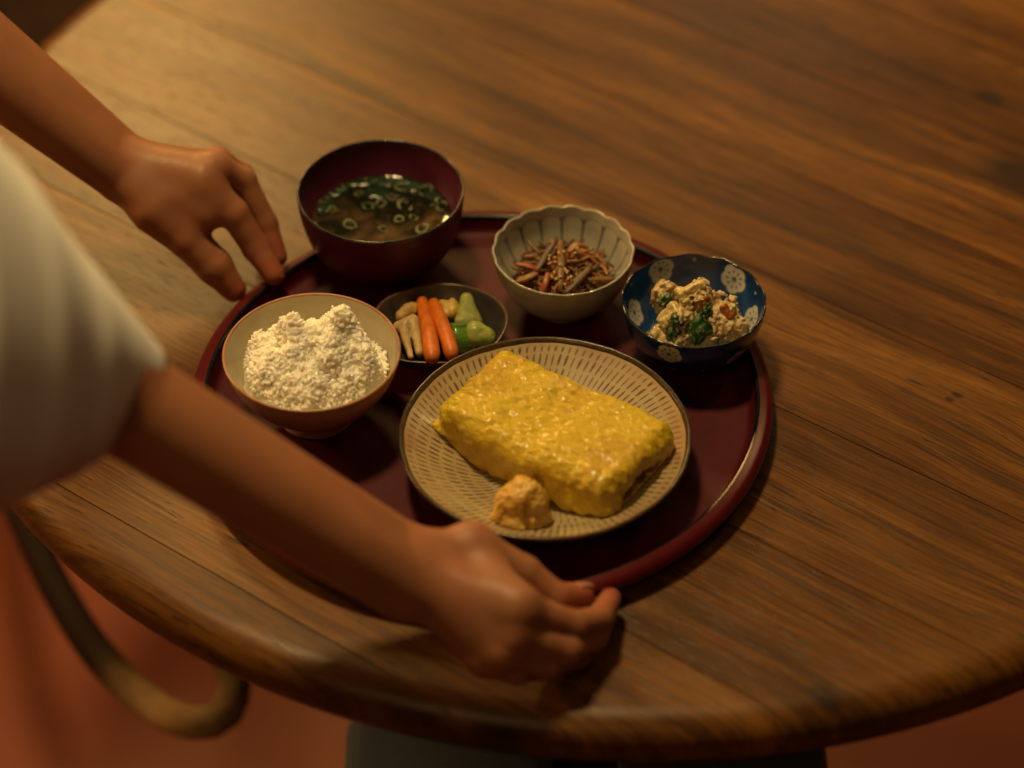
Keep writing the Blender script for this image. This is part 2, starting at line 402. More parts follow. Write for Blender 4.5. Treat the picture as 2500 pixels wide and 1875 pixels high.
SZ = TF + 0.0408
n = NT('miso_broth'); c = n.coord()
cl = n.noise(c, 45, 5, 0.6, 0.8); sp = n.n('ShaderNodeSeparateXYZ'); n.link(c, sp.inputs[0])
cloud = n.math('ADD', cl, n.math('MULTIPLY', sp.outputs[1], -5.0))
n.set(color=n.ramp(cloud, [(0.42, (0.010, 0.010, 0.006)), (0.56, (0.045, 0.030, 0.015)), (0.75, (0.115, 0.072, 0.036))]), rough=0.06, spec=0.5)
n.bump(n.noise(c, 60, 2), 0.06, 0.001); M_broth = n.m
soup = thing('miso_soup', 'cloudy miso soup with scallion rings and seaweed in the red bowl', 'soup', (SB.x, SB.y, SZ))
lathe('broth', [(0.0005, -0.0001), (0.02, 0.0), (0.04, 0.0), (0.0482, 0.0002), (0.0496, 0.0010)], M_broth, soup, 96)
M_scal = simple('scallion_green', (0.045, 0.060, 0.018), 0.4, 0.5, 260, sss=0.2, ssss=0.003)
M_scal2 = simple('scallion_pale', (0.085, 0.10, 0.034), 0.4, 0.5, 260, sss=0.2, ssss=0.003)
def crop1(x, y): return 450 + x / 2.765, 300 + y / 2.765
for i, (x, y, rr) in enumerate([(1265, 385, .0052), (1050, 440, .0048), (1480, 432, .0066), (1630, 455, .0060), (1005, 590, .0046), (1490, 560, .0058), (1120, 690, .0050),
                                (1450, 655, .0036), (1740, 562, .0050), (1340, 722, .0042), (1610, 712, .0046), (1330, 545, .0034), (1240, 560, .0040), (1690, 545, .0038), (1180, 480, .0036), (1400, 500, .0040), (940, 520, .0036), (1550, 640, .0034)]):
    rr *= random.uniform(1.0, 1.45); q = at(*crop1(x, y), SZ); th = np.linspace(0, 2 * math.pi, 20, endpoint=False)
    e = random.uniform(0.55, 0.92); a0 = random.uniform(0, 6.28)
    pr = [(rr * 0.55, 0.0), (rr * 0.62, 0.0009), (rr * 0.85, 0.0011), (rr, 0.0005), (rr * 0.97, -0.0006), (rr * 0.6, -0.0006)]
    o = lathe('scallion_ring', pr, M_scal2 if i % 3 else M_scal, soup, 22, mod=lambda T, R, Z, e=e, a0=a0: (R * (1 - (1 - e) * np.cos(T - a0) ** 2), Z + 0.0006 * np.sin(2 * T + a0)), close=True)
    o.location = (q.x - SB.x, q.y - SB.y, -0.0004 + random.uniform(-0.0003, 0.0005)); o.rotation_euler = (random.uniform(-.14, .14), random.uniform(-.14, .14), a0)
M_wak = simple('wakame_green', (0.012, 0.030, 0.014), 0.25, 0.5, 150)
for i, (x, y, L) in enumerate([(1010, 450, .020), (1180, 390, .026), (1400, 380, .026), (1560, 420, .022), (1700, 480, .018), (950, 560, .014), (1300, 470, .018)]):
    q = at(*crop1(x, y), SZ) - Vector((SB.x, SB.y, SZ)); V = []; F = []; nu, nv = 10, 4
    a0 = random.uniform(-0.5, 0.5)
    for u in range(nu):
        for v in range(nv):
            s = (u / (nu - 1) - 0.5) * L; wd = 0.0095 * math.sin(math.pi * (u + 0.6) / (nu + 0.2)) * (v / (nv - 1) - 0.5) * 2
            wd += 0.0012 * math.sin(5 * u + i)
            V.append((s * math.cos(a0) - wd * math.sin(a0), s * math.sin(a0) + wd * math.cos(a0), 0.0004 + 0.0007 * math.sin(1.7 * u + 2 * v + i)))
    for u in range(nu - 1):
        for v in range(nv - 1): F.append((u * nv + v, (u + 1) * nv + v, (u + 1) * nv + v + 1, u * nv + v + 1))
    o = new_mesh('seaweed_piece', V, F, M_wak, soup); o.location = (q.x, q.y, 0)
    md = o.modifiers.new('thick', 'SOLIDIFY'); md.thickness = 0.0005

# ---- rice bowl
RB = Vector((-0.1331, 1.2326, TF))
rice_bowl = thing('rice_bowl', 'pinkish beige ceramic bowl full of white rice', 'bowl', RB)
H = 0.0565
n = NT('beige_glaze'); c = n.coord(); f = n.noise(c, 60, 5); g = n.noise(c, 900, 2)
n.set(color=n.mix(n.ramp(g, [(0.62, 0.0), (0.75, 0.5)]), n.ramp(f, [(0.3, (0.42, 0.235, 0.165)), (0.7, (0.50, 0.295, 0.215))]), (0.30, 0.15, 0.10)), rough=0.42); n.bump(g, 0.10, 0.0004); M_beige = n.m
M_cream = simple('cream_glaze', (0.42, 0.37, 0.26), 0.30, 0.08, 90, bump=0.04)
lathe('body', catmull([(0.0236, 0.0095), (0.0305, 0.0130), (0.0405, 0.0205), (0.0495, 0.0315), (0.0558, 0.0440), (0.0586, H - 0.003), (0.0592, H - 0.0006)], 8), M_beige, rice_bowl, 128)
lathe('interior', catmull([(0.0574, H - 0.0004), (0.0545, 0.0460), (0.0480, 0.0340), (0.038, 0.0235), (0.024, 0.0160), (0.0005, 0.014)], 8), M_cream, rice_bowl, 128)
M_rimo = simple('bare_orange_rim', (0.36, 0.17, 0.09), 0.35, 0.2, 200)
lathe('rim_band', resample(catmull([(0.0592, H - 0.0010), (0.0594, H - 0.0002), (0.0584, H + 0.0006), (0.0575, H + 0.0001), (0.0573, H - 0.0008)], 5), 14), M_rimo, rice_bowl, 128)
lathe('foot', catmull([(0.001, 0.005), (0.021, 0.005), (0.0235, 0.0), (0.0262, 0.0003), (0.0252, 0.005), (0.0236, 0.0100)], 5), M_beige, rice_bowl, 80)

# rice: single grains pressed together into one sticky heap
M_rice = NT('cooked_rice'); M_rice.set(color=M_rice.ramp(M_rice.noise(M_rice.coord(), 300, 3), [(0.3, (0.86, 0.83, 0.74)), (0.7, (0.92, 0.90, 0.83))]), rough=0.25, sss=0.9, sssr=(1.0, 0.80, 0.50), ssss=0.0045); M_rice = M_rice.m
def cube_noise2(x, y, fr, seed): return vnoise(x, y, np.zeros_like(x), fr, seed)
pk = [(at(706, 790, 0.078), 0.0125, 0.016), (at(772, 795, 0.078), 0.017, 0.009), (at(838, 768, 0.084), 0.0110, 0.023), (at(888, 825, 0.074), 0.014, 0.013), (at(622, 840, 0.068), 0.014, 0.011), (at(735, 985, 0.060), 0.009, 0.012), (at(760, 860, 0.075), 0.026, 0.013), (at(905, 895, 0.066), 0.015, 0.010), (at(650, 910, 0.064), 0.014, 0.011)]
def rice_h(x, y):
    r = np.hypot(x, y); z = 0.0385 + 0.013 * (1 - (r / 0.052) ** 2)
    for (q, s, a) in pk: z = z + a * np.exp(-(((x - (q.x - RB.x)) ** 2 + (y - (q.y - RB.y)) ** 2) / (2 * s * s * 0.55)))
    return z + 0.013 * cube_noise2(x, y, 75, 3) + 0.008 * cube_noise2(x, y, 160, 4) - 0.012 * np.clip((r - 0.035) / 0.012, 0, 1) ** 2
N = 4200; xs = RNG.uniform(-0.054, 0.054, N * 2); ys = RNG.uniform(-0.054, 0.054, N * 2)
rr = np.hypot(xs, ys); lim = 0.0465 + 0.003 * np.sin(3 * np.arctan2(ys, xs) + 1); ok = rr < lim; xs, ys, rr, lim = xs[ok][:N], ys[ok][:N], rr[ok][:N], lim[ok][:N]
zs = rice_h(xs, ys) - RNG.uniform(0.0002, 0.0018, len(xs)) + RNG.exponential(0.0006, len(xs)); zs += 0.0013 * (RNG.random(len(xs)) < 0.07)
RPI = catmull([(0.0574, 0.0561), (0.0545, 0.0460), (0.0480, 0.0340), (0.038, 0.0235), (0.024, 0.0160), (0.0005, 0.014)], 8)[::-1]
zs = np.maximum(zs, np.interp(rr + 0.002, RPI[:, 0], RPI[:, 1]) + 0.0015)
NG = len(xs); az = RNG.uniform(0, 2 * math.pi, NG); el = RNG.normal(0, 0.40, NG)
ex = np.stack([np.cos(az) * np.cos(el), np.sin(az) * np.cos(el), np.sin(el)], 1)
ln = RNG.uniform(0.0021, 0.0029, NG)[:, None]; wd = RNG.uniform(0.00105, 0.00130, NG); ctr = np.stack([xs, ys, zs], 1)
GA0, GB0 = ctr - ex * ln, ctr + ex * ln
fr = Field((-0.053, -0.053, 0.012), (0.053, 0.053, 0.100), 0.00052); X, Y, Z = fr.axes()
hz = rice_h(X[:, :, 0], Y[:, :, 0]) - 0.0013; fr.v = (0.75 * (Z - hz[:, :, None])).astype(np.float32)
for i in range(NG):
    a, b, r_ = GA0[i], GB0[i], wd[i]; sl = fr.box(np.minimum(a, b) - r_ - 0.0012, np.maximum(a, b) + r_ + 0.0012)
    x, y, z = X[sl] - a[0], Y[sl] - a[1], Z[sl] - a[2]; ba = b - a
    t = np.clip((x * ba[0] + y * ba[1] + z * ba[2]) / (ba @ ba), 0, 1)
    d = np.sqrt((x - t * ba[0]) ** 2 + (y - t * ba[1]) ** 2 + (z - t * ba[2]) ** 2) - r_ * (1 - 0.35 * (2 * t - 1) ** 2)
    fr.v[sl] = smin(fr.v[sl], d.astype(np.float32), 0.0005)
RR3 = np.hypot(X, Y); wall_z = np.interp(RR3, RPI[:, 0], RPI[:, 1])
fr.v = np.maximum(np.maximum(fr.v, wall_z + 0.0006 - Z), RR3 - 0.0515).astype(np.float32)
V, F = fr.mesh(); rice = new_mesh('rice', V, F, M_rice, loc=RB)
rice['kind'] = 'stuff'; tag(rice, 'heap of steamed white rice grains in the beige bowl', 'rice')

# ---- plate
PB = Vector((0.0213, 1.1741, TF)); H = 0.0347
plate = thing('dinner_plate', 'cream plate with rows of brown chatter dashes and dark rim, under omelette', 'plate', PB)
def plate_in(r): return 0.0075 + (H - 0.0015 - 0.0075) * np.clip((r - 0.040) / (0.0935 - 0.040), 0, 1) ** 1.25
rs = np.linspace(0.0925, 0.0006, 150)
inn = np.stack([rs, plate_in(rs)], 1)
def plate_col(T, R, Z, rows):
    x, y = R * np.cos(T), R * np.sin(T)
    cream = np.array([0.40, 0.33, 0.185]); warm = np.array([0.36, 0.20, 0.09])
    t = np.clip(0.75 * sstep(0.072, 0.093, R) * (0.4 + 1.6 * (vnoise(x, y, 0 * x, 60, 9) + 0.5)) * 0.6 + 0.5 * vnoise(x, y, 0 * x, 30, 11), 0, 0.8)
    C = lerp3(cream, warm, t)
    dr = 0.0088; wob = 0.0010 * np.sin(3 * T + 1.0) + 0.0008 * np.sin(7 * T)
    q = (R + wob - 0.0055) / dr; ring = np.floor(q); fr = q - ring
    nn = np.where(ring > 6, 112, np.where(ring > 3, 92, 64))
    u = T / (2 * math.pi) * nn + ring * 0.37 + 0.42 * (fr - 0.5) + 0.10 * np.sin(11 * T + ring)
    cellid = np.floor(u); jit = np.modf(np.abs(np.sin(cellid * 12.9898 + ring * 78.233) * 43758.5453))[0]
    fu = np.abs(u - cellid - 0.5)
    lo, hi = 0.02 + 0.10 * jit, 0.99 - 0.10 * (1 - jit)
    s = np.clip((fr - lo) / (hi - lo), 0, 1)
    wdt = 0.175 * np.sqrt(np.clip(4 * s * (1 - s), 0, 1)) * (0.75 + 0.5 * jit)
    m = (1 - sstep(wdt * 0.55, wdt + 0.06, fu)) * ((fr > lo) & (fr < hi)) * sstep(0.004, 0.012, R) * (1 - sstep(0.0885, 0.0915, R))
    m = m * (0.75 + 0.25 * jit) * np.clip(0.95 + 0.9 * vnoise(x, y, 0 * x, 45, 5), 0.35, 1)
    return lerp3(C, np.array([0.13, 0.045, 0.022]), m) if False else C * (1 - m[..., None]) + np.array([0.085, 0.026, 0.012]) * m[..., None]
M_plate = paint_mat('slip_glaze', 0.40, 0.10, 0.16, 240)
lathe('well', inn, M_plate, plate, 900, colfn=plate_col)
M_body = simple('buff_stoneware', (0.40, 0.28, 0.16), 0.35, 0.25, 80, bump=0.1)
lathe('body', catmull([(0.041, 0.005), (0.055, 0.0068), (0.075, 0.016), (0.088, 0.0255), (0.0940, H - 0.004)], 8), M_body, plate, 160)
M_prim = simple('iron_brown_rim', (0.055, 0.034, 0.020), 0.28, 0.5, 400, bump=0.25, bscale=500)
lathe('rim_band', resample(catmull([(0.0940, H - 0.0042), (0.0957, H - 0.0018), (0.0955, H + 0.0002), (0.0940, H + 0.0006), (0.0925, H - 0.0008), (0.0920, H - 0.0022)], 5), 22), M_prim, plate, 200,
      mod=lambda T, R, Z: (R + 0.0002 * np.sin(9 * T) + 0.0001 * np.sin(31 * T), Z))
lathe('foot', catmull([(0.001, 0.004), (0.036, 0.004), (0.038, 0.0), (0.042, 0.0002), (0.0425, 0.003), (0.0412, 0.0056)], 5), M_body, plate, 100)

# ---- rolled omelette
LX = Vector((0.80, -0.60, 0)).normalized(); WY = Vector((0.60, 0.80, 0)).normalized()
OC = Vector((0.0280, 1.1810, 0))
fd = Field((-0.085, -0.055, 0.008), (0.085, 0.055, 0.062), 0.00075)
X, Y, Z = fd.axes()
gx = OC.x + X * LX.x + Y * WY.x - PB.x; gy = OC.y + X * LX.y + Y * WY.y - PB.y; PR = np.hypot(gx, gy)
n1 = vnoise(X, Y, Z, 55, 1); n2 = vnoise(X * 1.0, Y * 1.5, Z, 190, 2); n3 = vnoise(X * 1.0, Y * 1.3, Z, 430, 3); n4 = vnoise(X, Y, Z, 22, 8)
hl = 0.0705 + 0.004 * n4; hw = 0.0410 - 0.0025 * (X / 0.068) ** 2 + 0.003 * vnoise(X, 0 * Y, Z, 30, 12)
ztop = 0.0530 + 0.002 * (X / 0.07) - 0.0022 * np.exp(-((X - 0.005) / 0.03) ** 2) + 0.002 * np.cos(Y / 0.03)
zmid, hh = (ztop + 0.012) / 2, (ztop - 0.012) / 2
rr_ = 0.0115
qx, qy, qz = np.abs(X) - hl + rr_, np.abs(Y) - hw + rr_, np.abs(Z - zmid) - hh + rr_
D = np.sqrt(np.maximum(qx, 0) ** 2 + np.maximum(qy, 0) ** 2 + np.maximum(qz, 0) ** 2) + np.minimum(np.maximum(np.maximum(qx, qy), qz), 0) - rr_
# a tail of thin egg sheet sticking out at the left end and a loose flap low on the front right
e1 = np.sqrt(((X + 0.064) / 1.6) ** 2 + ((Y + 0.034) / 1.0) ** 2 + ((Z - 0.031) / 0.45) ** 2) - 0.0060
D = smin(D, e1 * 0.7, 0.003)
e2 = np.sqrt(((X - 0.044) / 2.4) ** 2 + ((Y + 0.031) / 1.0) ** 2 + ((Z - 0.030) / 1.25) ** 2) - 0.0105
D = smin(D, e2 * 0.8, 0.003)
# the seam of the roll at the right end
s1 = np.sqrt(((X - 0.072) / 1.1) ** 2 + ((Y + 0.004) / 3.0) ** 2 + ((Z - 0.036 - 0.10 * (Y + 0.004)) / 0.62) ** 2) - 0.0062
D = -smin(-D, s1 * 0.6, 0.002)
s2 = np.sqrt(((X - 0.014) / 0.5) ** 2 + ((Y + 0.043) / 1.0) ** 2 + ((Z - 0.026) / 1.6) ** 2) - 0.008
D = -smin(-D, s2 * 0.6, 0.003)
D = D + 0.0036 * n1 + 0.0021 * n2 + 0.0016 * np.abs(vnoise(X, Y * 1.6, Z, 120, 6)) + 0.0006 * n3 - 0.0006
D = np.maximum(D, plate_in(PR) + TF + 0.0006 - Z)
fd.v = D.astype(np.float32); V, F = fd.mesh()
xx, yy, zz = V.T
inside = sstep(0.0022, 0.0006, np.sqrt(((xx - 0.072) / 1.1) ** 2 + ((yy + 0.004) / 3.0) ** 2 + ((zz - 0.036 - 0.10 * (yy + 0.004)) / 0.62) ** 2) - 0.0062)
br = np.clip(0.55 * sstep(0.05, 0.32, vnoise(xx, yy, zz, 40, 21) + 0.5 * vnoise(xx, yy * 2, zz, 120, 22)) + 0.4 * sstep(0.1, 0.4, vnoise(xx, yy, zz, 18, 25)), 0, 0.85)
rgb = lerp3((0.66, 0.47, 0.010), (0.48, 0.27, 0.006), br); pale = sstep(0.12, 0.4, vnoise(xx, yy, zz, 65, 31)); rgb = lerp3(rgb, rgb, pale) * (1 - 0.5 * pale[:, None]) + np.array([0.62, 0.44, 0.06]) * 0.5 * pale[:, None]
rgb = rgb * (1 - inside[:, None]) + np.array([0.16, 0.045, 0.012]) * inside[:, None]
n = NT('egg'); c = n.coord()
n.set(color=n.attr('paint'), rough=n.ramp(n.noise(c, 260, 3), [(0.38, 0.17), (0.62, 0.42)]), sss=0.12, sssr=(1.0, 0.55, 0.12), ssss=0.004, spec=0.5, coat=0.26, coatr=0.17)
n.bump(n.math('ADD', n.noise(n.vmath('MULTIPLY', c, (1, 1.9, 1.2)), 260, 5, 0.68), n.math('MULTIPLY', n.noise(c, 900, 2), 0.25)), 0.85, 0.0022)
om = new_mesh('rolled_omelette', V, F, n.m, loc=OC); om.rotation_euler = (0, 0, math.atan2(LX.y, LX.x)); paint(om, rgb)
tag(om, 'thick golden yellow rolled omelette lying across the dashed plate', 'omelette')

# ---- grated radish
DC = Vector((0.0048, 1.1125, 0.0))
fd = Field((-0.028, -0.026, 0.010), (0.028, 0.026, 0.062), 0.0007)
for (a, b, ra, rb) in [((0, 0, .026), (0.001, .003, .041), .0175, .0140), ((-.008, -.003, .026), (-.007, 0, .040), .0115, .0100), ((.009, -.001, .026), (.008, .002, .043), .0105, .0095), ((0, .004, .03), (.003, .004, .048), .010, .0085), ((-.004, -.009, .024), (.004, -.008, .030), .010, .009), ((-.013, -.004, .024), (-.014, -.003, .026), .006, .006)]:
    fd.cone(a, b, ra, rb, 0.004)
fd.carve((0.0035, -0.016, 0.030), (0.0045, -0.010, 0.046), 0.0022, 0.003)
X, Y, Z = fd.axes(); PR = np.hypot(X + DC.x - PB.x, Y + DC.y - PB.y)
fd.v = np.maximum(fd.v + (0.0026 * vnoise(X, Y, Z, 130, 41) + 0.0016 * vnoise(X, Y, Z, 330, 42) + 0.0012 * vnoise(X, Y, Z, 700, 43)).astype(np.float32), plate_in(PR) + TF + 0.0006 - Z).astype(np.float32)
V, F = fd.mesh(); xx, yy, zz = V.T
t = sstep(-0.15, 0.28, vnoise(xx, yy, zz, 85, 44) + 0.35 * np.exp(-((xx - 0.003) / 0.006) ** 2) - 0.05)
n = NT('grated_radish'); c = n.coord(); n.set(color=n.attr('paint'), rough=0.32, sss=0.45, sssr=(1.0, 0.6, 0.3), ssss=0.006); n.bump(n.noise(c, 700, 3), 0.4, 0.001)
dk = new_mesh('grated_radish', V, F, n.m, loc=DC); paint(dk, lerp3((0.64, 0.43, 0.105), (0.54, 0.30, 0.045), t))
tag(dk, 'small orange tinted mound of grated radish in front of the omelette', 'radish')

# ---- white lobed bowl
WB = Vector((0.0365, 1.3465, TF)); H = 0.0475; NL_ = 18
white_bowl = thing('side_bowl', 'white lobed bowl with blue arch lines inside, holding brown burdock strips', 'bowl', WB)
def lobe(T, R, Z):
    k = np.clip((Z - 0.012) / (H - 0.012), 0, 1) ** 2 * (R > 0.02); s = np.abs(np.cos(NL_ / 2 * T))
    return R * (1 + 0.020 * k * (s - 0.6)), Z + 0.0013 * k * (s - 0.6)
def white_col(T, R, Z, rows):
    C = np.zeros(T.shape + (3,)); C[:] = (0.40, 0.38, 0.31)
    u = T / (2 * math.pi) * NL_ + 0.5; fu = np.abs(u - np.floor(u) - 0.5)        # 0 in a lobe centre, 0.5 between lobes
    zt = H - 0.0065 - 0.0030 * (fu * 2) ** 3
    ln = sstep(0.435, 0.475, fu) * (Z < zt + 0.001) * 0.97
    top = np.exp(-((Z - zt) / 0.0007) ** 2) * 0.38 + np.exp(-((Z - zt) / 0.0018) ** 2) * sstep(0.34, 0.46, fu) * 0.85
    m = np.clip(ln + top, 0, 0.95) * (Z > 0.008)
    return C * (1 - m[..., None]) + np.array([0.030, 0.045, 0.075]) * m[..., None]
inn = resample(catmull([(0.0478, H - 0.0003), (0.0458, 0.038), (0.0410, 0.026), (0.031, 0.0145), (0.016, 0.0085), (0.0006, 0.0075)], 8), 110)
M_white = paint_mat('white_porcelain_painted', 0.14, 0.4, 0.05, 150, 0.06)
lathe('interior', inn, M_white, white_bowl, 540, mod=lobe, colfn=white_col)
M_wp = simple('white_porcelain', (0.42, 0.40, 0.32), 0.16, 0.06, 60, bump=0.06, bscale=120, coat=0.3)
lathe('body', catmull([(0.0235, 0.006), (0.030, 0.008), (0.0395, 0.0165), (0.0455, 0.0285), (0.0488, 0.040), (0.0496, H - 0.0003)], 8), M_wp, white_bowl, 216, mod=lobe)
lathe('rim_band', resample(catmull([(0.0496, H - 0.0005), (0.0494, H + 0.0006), (0.0487, H + 0.0010), (0.0480, H + 0.0005), (0.0478, H - 0.0005)], 5), 14), M_wp, white_bowl, 216, mod=lobe)
lathe('foot', catmull([(0.001, 0.004), (0.020, 0.004), (0.0215, 0.0), (0.0235, 0.0002), (0.0240, 0.003), (0.0236, 0.0064)], 5), M_wp, white_bowl, 80)

# burdock and carrot strips
kin = thing('burdock_salad', 'heap of braised burdock and carrot strips with sesame in the white bowl', 'salad', (WB.x, WB.y, TF + 0.016))
M_bur = [simple('braised_burdock', col, 0.46, 0.35, 220, bump=0.4, bscale=500) for col in ((0.10, 0.046, 0.010), (0.15, 0.070, 0.015), (0.075, 0.040, 0.016), (0.24, 0.108, 0.018))]
M_car2 = simple('braised_carrot', (0.28, 0.058, 0.012), 0.40, 0.3, 200)
def strip(name, P, w, h, m, parent, twist=0.0):
    P = resample(catmull(P, 5), 12); n_ = len(P); T = np.gradient(P, axis=0); T /= np.linalg.norm(T, axis=1)[:, None]
    A = np.cross(T, (0.05, 0.1, 1.0)); A /= np.linalg.norm(A, axis=1)[:, None]; B = np.cross(A, T); V = []
    for i in range(n_):
        tp = 0.55 + 0.45 * math.sin(math.pi * (i + 0.7) / (n_ + 0.4)); a = twist * i / n_
        a_, b_ = math.cos(a) * A[i] + math.sin(a) * B[i], -math.sin(a) * A[i] + math.cos(a) * B[i]
        for sx, sy in ((-1, -.6), (-.6, -1), (.6, -1), (1, -.6), (1, .6), (.6, 1), (-.6, 1), (-1, .6)): V.append(P[i] + a_ * sx * w * tp / 2 + b_ * sy * h * tp / 2)
    F = [(i * 8 + j, i * 8 + (j + 1) % 8, (i + 1) * 8 + (j + 1) % 8, (i + 1) * 8 + j) for i in range(n_ - 1) for j in range(8)] + [tuple(range(7, -1, -1)), tuple((n_ - 1) * 8 + j for j in range(8))]
    return new_mesh(name, V, F, m, parent)
def heap_z(x, y): return 0.0125 * max(0, 1 - (math.hypot(x, y) / 0.036) ** 2) + 0.0045
core = lathe('strip_bed', [(0.0005, 0.0145), (0.012, 0.0125), (0.024, 0.0070), (0.033, 0.0010), (0.0315, -0.002), (0.0005, -0.003)], M_bur[2], kin, 40,
             mod=lambda T, R, Z: (R, Z + 0.0012 * np.sin(7 * T) * (R > 0.004)))
for i in range(140):
    a = random.uniform(0, 6.283); rad = 0.029 * math.sqrt(random.random()); cx, cy = rad * math.cos(a), rad * math.sin(a)
    L = random.uniform(0.020, 0.040) * (1 - 0.35 * rad / 0.029); d = random.uniform(0, math.pi); bz = heap_z(cx, cy) + random.uniform(0, 0.005); P = []
    tl = random.uniform(-0.006, 0.006); bd = random.uniform(-0.005, 0.005)
    for s in (-0.5, -0.2, 0.15, 0.5):
        x = cx + math.cos(d) * L * s - math.sin(d) * bd * (1 - 4 * s * s); y = cy + math.sin(d) * L * s + math.cos(d) * bd * (1 - 4 * s * s)
        k = min(1, 0.0365 / max(math.hypot(x, y), 1e-6)); P.append((x * k, y * k, min(bz, heap_z(x * k, y * k) + 0.006) + tl * s * 2))
    car = i % 4 == 1
    strip('carrot_strip' if car else 'burdock_strip', P, random.uniform(0.0020, 0.0036), random.uniform(0.0013, 0.0022), M_car2 if car else random.choice(M_bur), kin, random.uniform(-1.5, 1.5))
def kw(cx, cy, z):   # a place in the heap read from the photograph
    q = at(1150 + cx / 2.765, 450 + cy / 2.765, z); return (q.x - WB.x, q.y - WB.y, z - TF - 0.016)
strip('burdock_strip', [kw(575, 375, .052), kw(530, 440, .049), kw(470, 540, .046), kw(400, 615, .042), kw(300, 640, .040)], 0.0050, 0.0030, M_bur[2], kin)
strip('burdock_strip', [kw(605, 380, .052), kw(610, 520, .049), kw(605, 640, .045), kw(600, 720, .041)], 0.0058, 0.0028, M_bur[1], kin)
strip('burdock_strip', [kw(810, 560, .047), kw(740, 630, .045), kw(670, 700, .043), kw(620, 735, .041)], 0.0056, 0.0030, M_bur[2], kin)
strip('carrot_strip', [kw(300, 540, .044), kw(380, 550, .046), kw(460, 580, .045)], 0.0044, 0.0024, M_car2, kin)
strip('burdock_strip', [kw(650, 460, .051), kw(720, 410, .053), kw(790, 430, .049)], 0.0056, 0.0026, M_bur[3], kin)
strip('burdock_strip', [kw(300, 660, .040), kw(380, 630, .043), kw(450, 600, .044)], 0.0052, 0.0024, M_bur[3], kin)
strip('carrot_strip', [kw(520, 600, .049), kw(500, 670, .046), kw(475, 730, .042)], 0.0046, 0.0026, M_car2, kin)
strip('burdock_strip', [kw(385, 380, .046), kw(430, 430, .046), kw(480, 470, .045)], 0.004, 0.0022, M_bur[0], kin)
strip('burdock_strip', [kw(790, 640, .044), kw(880, 640, .042), kw(970, 635, .040)], 0.005, 0.0022, M_bur[1], kin)
M_ses = simple('sesame', (0.55, 0.36, 0.15), 0.35, 0.2, 500)
sv = []; sf = []
ses_mesh = None
for i, (x, y) in enumerate([(535, 520), (560, 510), (550, 545), (575, 540), (525, 550), (600, 560), (630, 590), (650, 610), (540, 640), (570, 655), (630, 690), (660, 650), (700, 480), (720, 450), (590, 480), (620, 470), (645, 600), (555, 610), (525, 500), (680, 640), (610, 640)]):
    p_ = kw(x + random.uniform(-8, 8), y, 0.050 - 0.007 * (y - 500) / 200)
    if ses_mesh is None:
        o = lathe('sesame_seed', [(0.00005, -0.0016), (0.0006, -0.0012), (0.00095, -0.0002), (0.0008, 0.0007), (0.0003, 0.0014), (0.00005, 0.0016)], M_ses, kin, 8); ses_mesh = o.data
    else:
        o = bpy.data.objects.new('sesame_seed', ses_mesh); COL.objects.link(o); o.parent = kin
    o.location = (p_[0], p_[1], p_[2] + 0.0022); o.rotation_euler = (random.uniform(0.9, 2.1), random.uniform(-.4, .4), random.uniform(0, 6.3))

